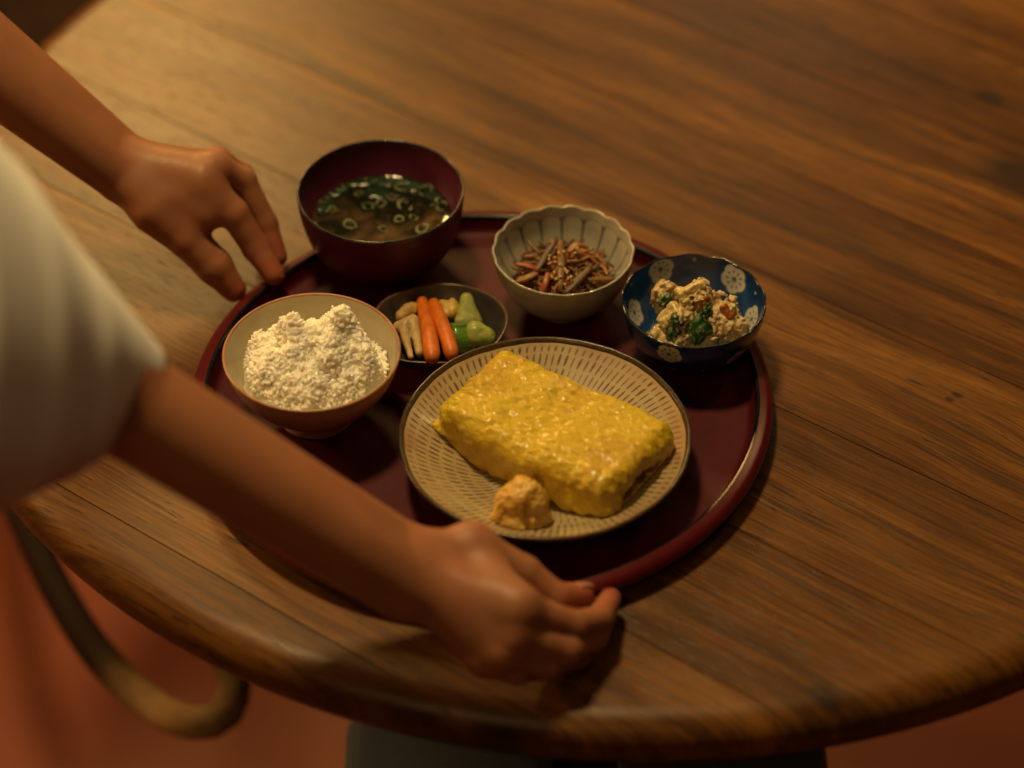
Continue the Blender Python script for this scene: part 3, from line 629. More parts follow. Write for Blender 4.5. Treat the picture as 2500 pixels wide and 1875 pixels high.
# ---- blue plum-blossom bowl
BB = Vector((0.1249, 1.2922, TF)); H = 0.0469
blue_bowl = thing('side_bowl', 'dark blue bowl with white plum blossoms, holding tofu salad', 'bowl', BB)
def wav(T, R, Z):
    k = np.clip((Z - 0.02) / (H - 0.02), 0, 1) ** 2
    return R * (1 + 0.0045 * k * (np.sin(13 * T) + 0.5 * np.sin(7 * T + 1))), Z + 0.0004 * k * np.sin(13 * T + 0.5)
pin = resample(catmull([(0.0480, H - 0.0003), (0.0462, 0.038), (0.0420, 0.027), (0.033, 0.0160), (0.018, 0.0095), (0.0006, 0.008)], 8), 150)
pout = resample(catmull([(0.0225, 0.006), (0.030, 0.0085), (0.0400, 0.0175), (0.0460, 0.0290), (0.0490, 0.040), (0.0497, H - 0.0003)], 8), 130)
def blossoms(prof, centers, dots):
    prof = np.asarray(prof); arc = np.r_[0, np.cumsum(np.linalg.norm(np.diff(prof, axis=0), axis=1))]
    def fn(T, R, Z, rows):
        S_ = arc[rows]; x, y = R * np.cos(T), R * np.sin(T)
        C = np.zeros(T.shape + (3,)); nz = vnoise(x, y, Z, 70, 55)[..., None]
        C[:] = np.array([0.011, 0.046, 0.165]) * (1 + 1.1 * nz) + np.maximum(nz, 0) * np.array([0.004, 0.006, 0.008])
        for (cth, cz, rad, rot) in centers:
            r_c = np.interp(cz, np.sort(prof[:, 1]), prof[np.argsort(prof[:, 1]), 0]); s_c = np.interp(cz, np.sort(prof[:, 1]), arc[np.argsort(prof[:, 1])])
            dth = (T - cth + math.pi) % (2 * math.pi) - math.pi; u, v = dth * r_c, S_ - s_c
            d = np.hypot(u, v) / rad; an = np.arctan2(v, u) + rot
            ed = 0.80 + 0.20 * np.abs(np.cos(2.5 * an)) ** 0.6
            pet = 1 - sstep(ed - 0.05, ed + 0.05, d)
            st = np.maximum(np.exp(-(((an * 9 / (2 * math.pi)) % 1 - 0.5) / 0.10) ** 2) * (d < 0.55) * (d > 0.15), np.exp(-((d - 0.56) / 0.08) ** 2) * (np.abs(((an * 9 / (2 * math.pi)) % 1) - 0.5) < 0.23))
            st = np.maximum(st, 1 - sstep(0.14, 0.24, d)) * 0.85
            col = np.array([0.52, 0.53, 0.48]) * (1 - st[..., None]) + np.array([0.03, 0.045, 0.08]) * st[..., None]
            halo = np.exp(-((d - 1.0) / 0.12) ** 2)[..., None] * 0.08
            C = C * (1 - pet[..., None]) + col * pet[..., None] + halo * np.array([0.1, 0.14, 0.2])
        for (cth, cz, rad) in dots:
            r_c = np.interp(cz, np.sort(prof[:, 1]), prof[np.argsort(prof[:, 1]), 0]); s_c = np.interp(cz, np.sort(prof[:, 1]), arc[np.argsort(prof[:, 1])])
            dth = (T - cth + math.pi) % (2 * math.pi) - math.pi; d = np.hypot(dth * r_c, S_ - s_c)
            m = (1 - sstep(rad * 0.7, rad * 1.2, d))[..., None]; C = C * (1 - m) + np.array([0.34, 0.35, 0.32]) * m
        return C
    return fn
R_ = math.radians
M_blue = paint_mat('blue_glaze', 0.16, 0.35, 0.08, 160, 0.2)
lathe('interior', pin, M_blue, blue_bowl, 620, mod=wav, colfn=blossoms(pin, [(R_(116), 0.0395, 0.0100, 0.3), (R_(48), 0.0370, 0.0106, 0.9), (R_(163), 0.0260, 0.0100, 0.5), (R_(6), 0.0260, 0.0098, 1.2), (R_(270), 0.030, 0.009, 0.1), (R_(225), 0.038, 0.009, 0.4), (R_(320), 0.036, 0.009, 0.8)],
      [(R_(86), 0.0440, 0.0013), (R_(152), 0.0430, 0.0014), (R_(20), 0.0400, 0.0013), (R_(75), 0.026, 0.0012)]))
lathe('body', pout, M_blue, blue_bowl, 620, mod=wav, colfn=blossoms(pout, [(R_(247), 0.0375, 0.0092, 0.3), (R_(309), 0.0255, 0.0085, 0.7), (R_(243), 0.0135, 0.0080, 0.2), (R_(188), 0.033, 0.009, 0.9), (R_(5), 0.034, 0.009, 0.2), (R_(70), 0.03, 0.009, 0), (R_(130), 0.03, 0.009, 0)],
      [(R_(277), 0.0190, 0.0014), (R_(335), 0.036, 0.0013), (R_(215), 0.030, 0.0012)]))
M_bedge = simple('blue_black_edge', (0.012, 0.018, 0.030), 0.14, 0.5, 300, coat=0.4)
lathe('rim_band', resample(catmull([(0.0497, H - 0.0005), (0.0495, H + 0.0005), (0.0488, H + 0.0009), (0.0482, H + 0.0004), (0.0480, H - 0.0005)], 5), 14), M_bedge, blue_bowl, 216, mod=wav)
M_bfoot = simple('grey_blue_foot', (0.10, 0.11, 0.13), 0.25, 0.3, 80)
lathe('foot', catmull([(0.001, 0.004), (0.019, 0.004), (0.0205, 0.0), (0.0225, 0.0002), (0.0230, 0.003), (0.0226, 0.0064)], 5), M_bfoot, blue_bowl, 80)

# tofu salad
TS = Vector((BB.x, BB.y, TF + 0.0085))
tofu = thing('tofu_salad', 'mound of mashed tofu salad with spinach and orange sticks in the blue bowl', 'salad', TS)
def tw(cx, cy, z):
    q = at(1150 + cx / 2.765, 450 + cy / 2.765, z); return np.array((q.x - TS.x, q.y - TS.y, z - TS.z))
fd = Field((-0.042, -0.042, -0.002), (0.042, 0.042, 0.062), 0.0008)
fd.cone((0, -0.004, 0.008), (0.001, -0.002, 0.022), 0.020, 0.014, 0.006)
for (x, y, z, r_) in [(1290, 990, .040, .0075), (1300, 720, .055, .006), (1265, 750, .052, .005), (1345, 705, .056, .005), (1460, 800, .058, .009), (1430, 900, .052, .010), (1560, 780, .060, .008), (1640, 760, .058, .005), (1700, 850, .052, .009), (1760, 800, .052, .004), (1740, 960, .044, .009), (1800, 980, .042, .008), (1830, 1000, .040, .006), (1640, 930, .048, .010),
                       (1540, 700, .066, .006), (1500, 960, .045, .010), (1420, 1040, .040, .007), (1340, 1040, .038, .006), (1600, 1060, .038, .006), (1240, 1010, .037, .004), (1760, 900, .046, .006)]:
    p_ = tw(x, y, z); p_[:2] *= min(1, 0.034 / max(np.hypot(p_[0], p_[1]), 1e-6))
    fd.cone(p_, p_ + np.array([0, 0.002, -0.010]), r_ * 0.85, r_ * 1.0, 0.003)
X, Y, Z = fd.axes(); fd.v += (0.0055 * vnoise(X, Y, Z, 180, 61) + 0.0042 * vnoise(X, Y, Z, 400, 62) + 0.0024 * vnoise(X, Y, Z, 760, 63)).astype(np.float32)
bz = np.interp(np.hypot(X, Y), pin[::-1, 0], pin[::-1, 1]) - 0.0085 + 0.0008
fd.v = np.maximum(fd.v, bz - Z).astype(np.float32)
V, F = fd.mesh(); xx, yy, zz = V.T
n = NT('tofu_mash'); c = n.coord(); n.set(color=n.attr('paint'), rough=0.38, sss=0.3, sssr=(1, 0.7, 0.4), ssss=0.004); n.bump(n.noise(c, 900, 3), 0.5, 0.0012)
o = new_mesh('tofu_mash', V, F, n.m, tofu); paint(o, lerp3((0.60, 0.47, 0.25), (0.40, 0.26, 0.115), sstep(-0.05, 0.35, vnoise(xx, yy, zz, 210, 64) + 0.3 * vnoise(xx, yy, zz, 600, 65))))
M_pear = simple('pale_pear', (0.62, 0.50, 0.22), 0.25, 0.15, 150, sss=0.3, ssss=0.004)
M_orst = simple('orange_root', (0.40, 0.12, 0.03), 0.3, 0.25, 200)
def block(name, a, b, w, h, m, parent, roll=0.0):
    a, b = np.asarray(a, float), np.asarray(b, float); t = (b - a); t /= np.linalg.norm(t)
    s = np.cross(t, (0.1, 0.05, 1.0)); s /= np.linalg.norm(s); u_ = np.cross(s, t); s, u_ = math.cos(roll) * s + math.sin(roll) * u_, -math.sin(roll) * s + math.cos(roll) * u_
    V = []; ns = 7
    for i in range(ns):
        f_ = i / (ns - 1); tp = 0.82 if i in (0, ns - 1) else 1 + 0.05 * math.sin(3.1 * i)
        for sx, sy in ((-1, -.75), (-.75, -1), (.75, -1), (1, -.75), (1, .75), (.75, 1), (-.75, 1), (-1, .75)): V.append(a + (b - a) * f_ + tp * (s * sx * w / 2 + u_ * sy * h / 2))
    F = [(i * 8 + j, i * 8 + (j + 1) % 8, (i + 1) * 8 + (j + 1) % 8, (i + 1) * 8 + j) for i in range(ns - 1) for j in range(8)] + [tuple(range(7, -1, -1)), tuple((ns - 1) * 8 + j for j in range(8))]
    return new_mesh(name, V, F, m, parent)
def lump(name, a, b, w, h, m, parent, roll=0.0, seed=1):
    a, b = np.asarray(a, float), np.asarray(b, float); L = np.linalg.norm(b - a); t = (b - a) / L
    s = np.cross(t, (0.1, 0.05, 1.0)); s /= np.linalg.norm(s); u_ = np.cross(s, t); s, u_ = math.cos(roll) * s + math.sin(roll) * u_, -math.sin(roll) * s + math.cos(roll) * u_
    mg = max(w, h) + 0.003; fd = Field(np.minimum(a, b) - mg, np.maximum(a, b) + mg, 0.00055); X, Y, Z = fd.axes(); c0 = (a + b) / 2
    lx = (X - c0[0]) * t[0] + (Y - c0[1]) * t[1] + (Z - c0[2]) * t[2]; ly = (X - c0[0]) * s[0] + (Y - c0[1]) * s[1] + (Z - c0[2]) * s[2]; lz = (X - c0[0]) * u_[0] + (Y - c0[1]) * u_[1] + (Z - c0[2]) * u_[2]
    tap = 1 - 0.25 * lx / L; rd = min(w, h) * 0.28
    qx, qy, qz = np.abs(lx) - L / 2 + rd, np.abs(ly) - w / 2 * tap + rd, np.abs(lz + 3 * lx * lx) - h / 2 * tap + rd
    fd.v = (np.sqrt(np.maximum(qx, 0) ** 2 + np.maximum(qy, 0) ** 2 + np.maximum(qz, 0) ** 2) + np.minimum(np.maximum(np.maximum(qx, qy), qz), 0) - rd + 0.0020 * vnoise(X, Y, Z, 160, seed) + 0.0013 * vnoise(X, Y, Z, 420, seed + 1)).astype(np.float32)
    V, F = fd.mesh(); return new_mesh(name, V, F, m, parent)
lump('pear_stick', tw(1395, 755, .063), tw(1570, 660, .070), 0.010, 0.0065, M_pear, tofu, 0.5, 101)
lump('pear_stick', tw(1390, 820, .060), tw(1280, 950, .046), 0.010, 0.006, M_pear, tofu, 0.3, 103)
lump('orange_stick', tw(1600, 745, .066), tw(1540, 850, .057), 0.0050, 0.004, M_orst, tofu, 0.4, 105)
lump('orange_stick', tw(1700, 815, .060), tw(1760, 900, .053), 0.0055, 0.004, M_orst, tofu, 0.2, 107)
n = NT('spinach'); c = n.coord(); f = n.noise(c, 260, 5, 0.7); sp_ = n.noise(c, 190, 4, 0.7)
n.set(color=n.mix(n.ramp(sp_, [(0.56, 0.0), (0.63, 0.85)]), n.ramp(f, [(0.3, (0.014, 0.050, 0.010)), (0.7, (0.045, 0.125, 0.022))]), (0.5, 0.42, 0.24)), rough=0.3); n.bump(f, 0.6, 0.002); M_spin = n.m
def leaf(a, b, w, bulge, parent):
    a, b = np.asarray(a, float), np.asarray(b, float); t = b - a; s = np.cross(t, (0, -0.7, 0.7)); s /= np.linalg.norm(s); nn_ = np.cross(s, t); nn_ /= np.linalg.norm(nn_)
    if nn_[1] > 0: nn_ = -nn_
    V = []; nu, nv = 18, 11; sd = a[0] * 900
    for i in range(nu):
        for j in range(nv):
            u_, v_ = i / (nu - 1), j / (nv - 1) * 2 - 1; wd = w / 2 * math.sin(math.pi * min(0.96, max(0.05, u_))) ** 0.7 * (1 + 0.22 * math.sin(8 * u_ + sd) + 0.12 * math.sin(19 * u_ + 2 * sd))
            V.append(a + t * (u_ + 0.08 * v_ * math.sin(5 * u_ + sd)) + s * v_ * wd + nn_ * (bulge * (1 - v_ * v_) * math.sin(math.pi * u_) + 0.0013 * math.sin(7 * u_ + 4 * v_ + sd) + 0.0008 * math.sin(15 * u_ - 6 * v_)))
    o = new_mesh('spinach_leaf', V, [(i * nv + j, (i + 1) * nv + j, (i + 1) * nv + j + 1, i * nv + j + 1) for i in range(nu - 1) for j in range(nv - 1)], M_spin, parent)
    md = o.modifiers.new('thick', 'SOLIDIFY'); md.thickness = 0.0009; return o
leaf(tw(1565, 870, .0585), tw(1525, 1085, .040), 0.0150, 0.0035, tofu)
leaf(tw(1300, 735, .060), tw(1330, 830, .052), 0.012, 0.003, tofu)
leaf(tw(1420, 880, .059), tw(1370, 960, .051), 0.009, 0.003, tofu)
leaf(tw(1360, 960, .048), tw(1400, 1060, .040), 0.012, 0.003, tofu)
leaf(tw(1600, 800, .062), tw(1585, 900, .054), 0.007, 0.002, tofu)

# ---- small dark dish with pickles
DD = Vector((-0.0500, 1.2940, TF))
dish = thing('pickle_dish', 'small dark grey dish holding pickled vegetables, between the bowls', 'dish', DD)
n = NT('charcoal_glaze'); c = n.coord(); f = n.noise(c, 70, 5); n.set(color=n.ramp(f, [(0.3, (0.020, 0.018, 0.020)), (0.7, (0.060, 0.052, 0.050))]), rough=0.30, coat=0.2); n.bump(n.noise(c, 160, 3), 0.12, 0.001); M_char = n.m
def dm(T, R, Z):
    k = (R / 0.045) ** 2; return R * (1 + k * (0.05 * np.cos(2 * (T - 0.2)) + 0.020 * np.sin(5 * T + 0.6))), Z + 0.0012 * k * np.sin(3 * T)
HD = 0.0260
lathe('well', resample(catmull([(0.0432, HD - 0.0002), (0.0395, 0.019), (0.033, 0.0115), (0.022, 0.0065), (0.0006, 0.0052)], 8), 40), M_char, dish, 128, mod=dm)
lathe('body', catmull([(0.0215, 0.003), (0.028, 0.005), (0.037, 0.0125), (0.0432, 0.0205), (0.0450, HD - 0.0004)], 8), M_char, dish, 128, mod=dm)
M_drim = simple('brown_dish_rim', (0.10, 0.062, 0.036), 0.3, 0.4, 200)
lathe('rim_band', resample(catmull([(0.0450, HD - 0.0006), (0.0450, HD + 0.0003), (0.0442, HD + 0.0007), (0.0434, HD + 0.0003), (0.0432, HD - 0.0004)], 5), 12), M_drim, dish, 128, mod=dm)
lathe('foot', [(0.001, 0.002), (0.018, 0.002), (0.019, 0.0), (0.0215, 0.0002), (0.0216, 0.0032)], M_char, dish, 60)
def pw(cx, cy, z): return at(900 + cx / 5.82, 680 + cy / 5.82, z)
def stick(name, a, b, r1, r2, m, label, group=None):
    a, b = np.array(a), np.array(b); L = np.linalg.norm(b - a); t = (b - a) / L; s = np.array([0, .02, 0.10, 0.3, 0.6, 0.9, 0.98, 1.0])
    R = np.interp(s, [0, 1], [r1, r2]) * np.array([0.35, 0.72, 0.97, 1, 1.02, 0.99, 0.8, 0.4])
    P = a + (b - a) * s[:, None] + np.array([0.0008, 0, 0.0008]) * np.sin(s * 5)[:, None]
    o = tube(name, P - a, R, m, None, 14); o.location = a; return tag(o, label, 'pickle', group)
M_carrot = simple('pickled_carrot', (0.56, 0.135, 0.010), 0.46, 0.22, 160, bump=0.35, bscale=420, sss=0.2, ssss=0.004)
stick('carrot_stick', pw(905, 1180, .0365), pw(775, 285, .0315), 0.0062, 0.0046, M_carrot, 'orange pickled carrot stick nearer the rice bowl, in the dark dish', 'carrot sticks in the pickle dish')
stick('carrot_stick', pw(1190, 1130, .0345), pw(930, 310, .0350), 0.0056, 0.0050, M_carrot, 'orange pickled carrot stick leaning between carrot and green cucumber', 'carrot sticks in the pickle dish')
def sdf_thing(name, prims, m, label, cat, k=0.004, h=0.0006, nz=0.0):
    pts = np.array([p for a, b, ra, rb in prims for p in (a, b)]); mr = max(max(ra, rb) for *_, ra, rb in prims) + 0.004
    org = np.array([pts[:, 0].mean(), pts[:, 1].mean(), pts[:, 2].min()]); fd = Field(pts.min(0) - mr, pts.max(0) + mr, h)
    for a, b, ra, rb in prims: fd.cone(a, b, ra, rb, k)
    if nz:
        X, Y, Z = fd.axes(); fd.v += (nz * vnoise(X, Y, Z, 220, 77) + nz * 0.5 * vnoise(X, Y, Z, 500, 78)).astype(np.float32)
    V, F = fd.mesh(); o = new_mesh(name, V - org, F, m, loc=org); return tag(o, label, cat)
M_myo = simple('pale_pickled_root', (0.44, 0.32, 0.15), 0.46, 0.2, 140, bump=0.2, sss=0.3, ssss=0.004)
M_knob = simple('amber_pickled_ginger', (0.46, 0.29, 0.09), 0.46, 0.25, 140, bump=0.2, sss=0.3, ssss=0.004)
M_yel = simple('yellow_pickle', (0.52, 0.36, 0.075), 0.46, 0.2, 140, bump=0.2, sss=0.3, ssss=0.004)
M_cel = simple('pale_green_stalk', (0.30, 0.32, 0.09), 0.46, 0.25, 140, bump=0.2, sss=0.25, ssss=0.004)
V_ = lambda v: np.array(v)
sdf_thing('pickled_root', [(V_(pw(520, 680, .034)), V_(pw(630, 600, .035)), .0050, .0046), (V_(pw(490, 700, .034)), V_(pw(600, 1110, .0350)), .0036, .0020), (V_(pw(650, 640, .035)), V_(pw(720, 1060, .0335)), .0038, .0028), (V_(pw(420, 690, .032)), V_(pw(520, 660, .034)), .004, .005)], M_myo, 'forked pale pickled root with two prongs beside the rice bowl', 'pickle', 0.0015, nz=0.0008)
sdf_thing('pickled_ginger', [(V_(pw(480, 540, .029)), V_(pw(590, 460, .031)), .0048, .0056), (V_(pw(590, 460, .030)), V_(pw(680, 420, .028)), .005, .004)], M_knob, 'amber knob of pickle behind the forked root', 'pickle', 0.003, nz=0.0012)
sdf_thing('yellow_pickle', [(V_(pw(1080, 420, .028)), V_(pw(1190, 400, .029)), .006, .0052), (V_(pw(1100, 520, .028)), V_(pw(1190, 470, .029)), .006, .006), (V_(pw(1190, 380, .031)), V_(pw(1190, 320, .033)), .003, .002)], M_yel, 'yellow pickle chunk behind the carrot sticks', 'pickle', 0.003, nz=0.0014)
sdf_thing('celery_piece', [(V_(pw(1390, 300, .032)), V_(pw(1330, 620, .031)), .0042, .0052), (V_(pw(1400, 310, .032)), V_(pw(1540, 620, .027)), .0036, .0040), (V_(pw(1400, 450, .030)), V_(pw(1430, 600, .029)), .005, .006)], M_cel, 'pale green stalk piece at the back of the pickle dish', 'pickle', 0.004, nz=0.0006)
# cucumber chunk: a bent slab with ribbed dark skin and pale flesh
n = NT('cucumber_skin'); c = n.coord(); sp2 = n.n('ShaderNodeSeparateXYZ'); n.link(c, sp2.inputs[0])
n.set(color=n.ramp(n.noise(n.vmath('MULTIPLY', c, (40, 300, 300)), 1.2, 3), [(0.35, (0.030, 0.095, 0.010)), (0.62, (0.11, 0.24, 0.025)), (0.75, (0.32, 0.42, 0.11))]), rough=0.2, coat=0.2); n.bump(n.noise(n.vmath('MULTIPLY', c, (40, 300, 300)), 1.0, 3), 0.4, 0.001); M_cskin = n.m
M_cfl = simple('cucumber_flesh', (0.30, 0.34, 0.085), 0.35, 0.25, 120, sss=0.3, ssss=0.004)
def cuc(c0, rz, ry, rx, L, label):
    q = thing('cucumber_piece', label, 'pickle', c0, rz, 'cucumber pieces in the pickle dish'); q.rotation_euler = (rx, ry, rz)
    rad = 0.0115; na = 13; A = [math.radians(-15 + 210 * i / (na - 1)) for i in range(na)]; V = []; F = []; ns = 6
    for i in range(ns):
        x = (i / (ns - 1) - 0.5) * L
        for a in A: V.append((x, rad * math.cos(a) * (1 + 0.02 * math.sin(9 * a)), rad * math.sin(a) * 0.85))
    F = [(i * na + j, (i + 1) * na + j, (i + 1) * na + j + 1, i * na + j + 1) for i in range(ns - 1) for j in range(na - 1)]
    o = new_mesh('skin', V, F, M_cskin, q); md = o.modifiers.new('thick', 'SOLIDIFY'); md.thickness = 0.0008; md.offset = 1
    V2 = [(x * 0.995, y * 0.99, z * 0.99) for x, y, z in V]; F2 = F + [tuple(range(na)), tuple(range((ns - 1) * na, ns * na))[::-1]] + [(i * na, i * na + na - 1, (i + 1) * na + na - 1, (i + 1) * na) for i in range(ns - 1)]
    new_mesh('flesh', V2, F2, M_cfl, q, smooth=False)
p_ = pw(1330, 850, .0235); cuc(p_, R_(12), R_(4), R_(38), 0.015, 'ribbed green cucumber piece beside the carrot sticks')
c2 = sdf_thing('cucumber_piece', [(V_(pw(1500, 740, .0300)), V_(pw(1660, 790, .0285)), .0062, .0056), (V_(pw(1520, 840, .0270)), V_(pw(1700, 860, .0260)), .0062, .0050), (V_(pw(1480, 700, .029)), V_(pw(1560, 700, .029)), .004, .0035)], M_cfl, 'pale cut cucumber piece at the right of the pickle dish', 'pickle', 0.004, nz=0.0008)
c2['group'] = 'cucumber pieces in the pickle dish'

# ================================================================== chairs
M_chair = simple('dark_bentwood', (0.045, 0.022, 0.012), 0.32, 0.35, 20, coat=0.2)
ch = thing('chair', 'dark bentwood chair rail curving out from under the table', 'chair', (-0.30, 1.35, FLOOR))
zc = -0.36
hp = [Vector((-0.56, 2.02, zc)), Vector((-0.50, 1.75, zc)), at(30, 1180, zc), at(70, 1290, zc), at(140, 1440, zc), at(235, 1590, zc), at(350, 1705, zc), at(450, 1760, zc), at(535, 1755, zc), at(570, 1690, zc), at(555, 1600, zc), at(500, 1480, zc), at(420, 1330, zc), Vector((-0.30, 1.75, zc)), Vector((-0.30, 2.02, zc))]
hp = resample(catmull([np.array(q) - np.array((-0.30, 1.35, FLOOR)) for q in hp], 8), 110)
n = NT('bentwood_lit_bend'); a = n.attr('paint'); n.set(color=n.mix(1.0, a, n.ramp(n.noise(n.coord(), 30, 4), [(0.3, 0.7), (0.7, 1.2)]), 'MULTIPLY'), rough=0.7, spec=0.15)
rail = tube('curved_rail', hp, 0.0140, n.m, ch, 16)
bq = np.array(at(425, 1735, zc)) - np.array((-0.30, 1.35, FLOOR)); wv = np.repeat(np.exp(-(np.linalg.norm(hp - bq, axis=1) / 0.042) ** 2), 16); paint(rail, lerp3((0.020, 0.009, 0.005), (0.62, 0.42, 0.20), wv))  # lamplight on the bend is painted into the rail colour as a pale patch
for i in (2, 107):
    q = hp[i]; tube('leg', [q, q * np.array([1.03, 1.0, 0.5]), np.array([q[0] * 1.05, q[1] * 1.05, 0.001])], [0.013, 0.013, 0.011], M_chair, ch, 12)
M_dark = simple('dark_matte_wood', (0.018, 0.0075, 0.004), 0.8, 0.3, 20, spec=0.1)
sc_ = thing('chair', 'dark brown wooden chair seat beyond the far left edge of the table', 'chair', tuple(at(70, 20, -0.26).xy) + (FLOOR,), R_(35))
fd = Field((-0.24, -0.24, -0.03), (0.24, 0.24, 0.03), 0.006); X, Y, Z = fd.axes()
qx, qy, qz = np.abs(X) - 0.21 + 0.04, np.abs(Y) - 0.20 + 0.04, np.abs(Z + 0.004 * np.cos(X / 0.12) * np.cos(Y / 0.12)) - 0.016 + 0.010
fd.v = (np.sqrt(np.maximum(np.sqrt(np.maximum(qx, 0) ** 2 + np.maximum(qy, 0) ** 2) - 0.03, 0) ** 2 + np.maximum(qz, 0) ** 2) - 0.010).astype(np.float32)
Vv, Ff = fd.mesh(); o = new_mesh('seat', Vv, Ff, M_dark, sc_); o.location = (0, 0, 0.44)
for sx in (-1, 1):
    for sy in (-1, 1): tube('leg', [(sx * 0.16, sy * 0.15, 0.428), (sx * 0.18, sy * 0.17, 0.001)], [0.016, 0.012], M_dark, sc_, 12)
    tube('back_post', [(sx * 0.17, 0.17, 0.45), (sx * 0.18, 0.20, 0.60), (sx * 0.185, 0.24, 0.76)], [0.013, 0.012, 0.011], M_dark, sc_, 12)
tube('back_rail', catmull([(-0.185, 0.24, 0.75), (-0.09, 0.27, 0.755), (0.09, 0.27, 0.755), (0.185, 0.24, 0.75)], 6), 0.016, M_dark, sc_, 12, squash=2.2)
M_seat = simple('blue_grey_fabric', (0.050, 0.070, 0.105), 0.85, 0.25, 500, bump=0.3, bscale=900, sheen=0.3)
M_navy = simple('navy_fabric', (0.006, 0.010, 0.030), 0.9, 0.25, 500)
st = thing('stool', 'stool with blue grey cushion tucked under the near edge of the table', 'stool', (0.052, 1.02, FLOOR))
for sx in (-1, 1):
    fd = Field((-0.11, -0.20, -0.03), (0.11, 0.20, 0.03), 0.004); X, Y, Z = fd.axes()
    qx, qy, qz = np.abs(X) - 0.088 + 0.03, np.abs(Y) - 0.185 + 0.03, np.abs(Z) - 0.022 + 0.018 - 0.006 * np.cos(X / 0.06) * np.cos(Y / 0.12)
    fd.v = (np.sqrt(np.maximum(qx, 0) ** 2 + np.maximum(qy, 0) ** 2 + np.maximum(qz, 0) ** 2) + np.minimum(np.maximum(np.maximum(qx, qy), qz), 0) - 0.018).astype(np.float32)
    Vv, Ff = fd.mesh(); o = new_mesh('cushion', Vv, Ff, M_seat, st); o.location = (sx * 0.100, 0, 0.43)
bxv = [(x, y, z) for x in (-0.16, 0.16) for y in (-0.175, 0.175) for z in (0.385, 0.406)]
new_mesh('seat_board', bxv, [(0, 1, 3, 2), (4, 6, 7, 5), (0, 4, 5, 1), (2, 3, 7, 6), (0, 2, 6, 4), (1, 5, 7, 3)], M_navy, st, smooth=False)
for sx in (-1, 1):
    for sy in (-1, 1): tube('leg', [(sx * 0.16, sy * 0.15, 0.384), (sx * 0.175, sy * 0.165, 0.001)], [0.017, 0.013], M_chair, st, 12)

# ================================================================== person
n = NT('skin'); c = n.coord(); a = n.attr('paint'); f = n.noise(c, 35, 4); f2 = n.noise(c, 500, 3)
n.set(color=n.mix(1.0, a, n.ramp(f, [(0.3, (0.88, 0.86, 0.86)), (0.7, (1.06, 1.04, 1.04))]), 'MULTIPLY'), rough=n.ramp(f2, [(0.3, 0.42), (0.7, 0.56)]), sss=0.22, sssr=(1.0, 0.35, 0.18), ssss=0.006, spec=0.4)
n.bump(n.math('ADD', n.math('MULTIPLY', f2, 0.5), n.noise(c, 1600, 2)), 0.10, 0.0006); M_skin = n.m
tips = []
def W(px, py, z): return np.array(at(px, py, z))
def arm_mesh(lo, hi, arm, fingers, creases, h=0.0016):
    fp = Field(lo, hi, h)
    for (a, b, ra, rb, k) in arm: fp.cone(a, b, ra, rb, k)
    ff = Field(lo, hi, h)
    for ch_ in fingers:
        f1 = Field(lo, hi, h)
        for (a, ra), (b, rb) in zip(ch_[:-1], ch_[1:]): f1.cone(a, b, ra, rb, 0.003)
        ff.v = smin(ff.v, f1.v, 0.0012); tips.append(ch_[-1][0])
    fp.v = smin(fp.v, ff.v, 0.007)
    for (a, b, r_) in creases: fp.carve(a, b, r_, 0.0035)
    return fp.mesh()
# far hand (index finger and middle finger on the tray, thumb below the rim)
wr = W(300, 408, .088); im = W(492, 440, .088); mm = W(520, 412, .090); rm = W(530, 400, .080)
d_ = (W(0, 170, .165) - wr); d_ /= np.linalg.norm(d_)
side = np.cross(d_, (0, 0, 1)); side /= np.linalg.norm(side); upn = np.cross(side, d_)
el_l = wr + d_ * 0.245
arm_l = []
for s, r1, r2, r3 in ((-0.010, .0180, .0245, .033), (0.010, .0175, .0250, .032)):
    arm_l += [(wr + side * s, el_l + side * s, r1, r3, 0.012)]
th0 = W(378, 512, .070)
arm_l += [(wr, im, .0170, .0125, .010), (wr, mm, .0165, .0120, .010), (wr, rm, .0150, .0110, .010), (wr, W(520, 398, .068), .014, .010, .010), (wr + np.array([0.005, -0.004, -0.006]), th0, .0165, .0140, .012), (W(350, 470, .080), W(470, 470, .078), .015, .011, .010), (th0, W(500, 480, .078), .013, .011, .012), (W(420, 555, .056), W(500, 510, .068), .010, .009, .012), (W(440, 545, .060), W(505, 530, .066), .010, .009, .014)]
fing_l = [
    [(im, .0118), (W(570, 520, .066), .0106), (W(624, 603, .041), .0098), (W(668, 670, .0265), .0080)],
    [(mm, .0112), (W(592, 440, .074), .0098), (W(648, 545, .045), .0086), (W(678, 628, .0255), .0070)],
    [(rm, .0105), (W(590, 428, .062), .0090), (W(632, 520, .030), .0078), (W(640, 570, .012), .0064)],
    [(th0, .0150), (W(455, 580, .053), .0138), (W(523, 650, .033), .0130), (W(570, 706, .0170), .0092)]]
cre = [(W(420, 395 + 0, .105), W(425, 470, .100), .0006)]
VL, FL = arm_mesh((-0.62, 1.26, -0.004), (-0.10, 1.62, 0.30), arm_l, fing_l, [], 0.0014)
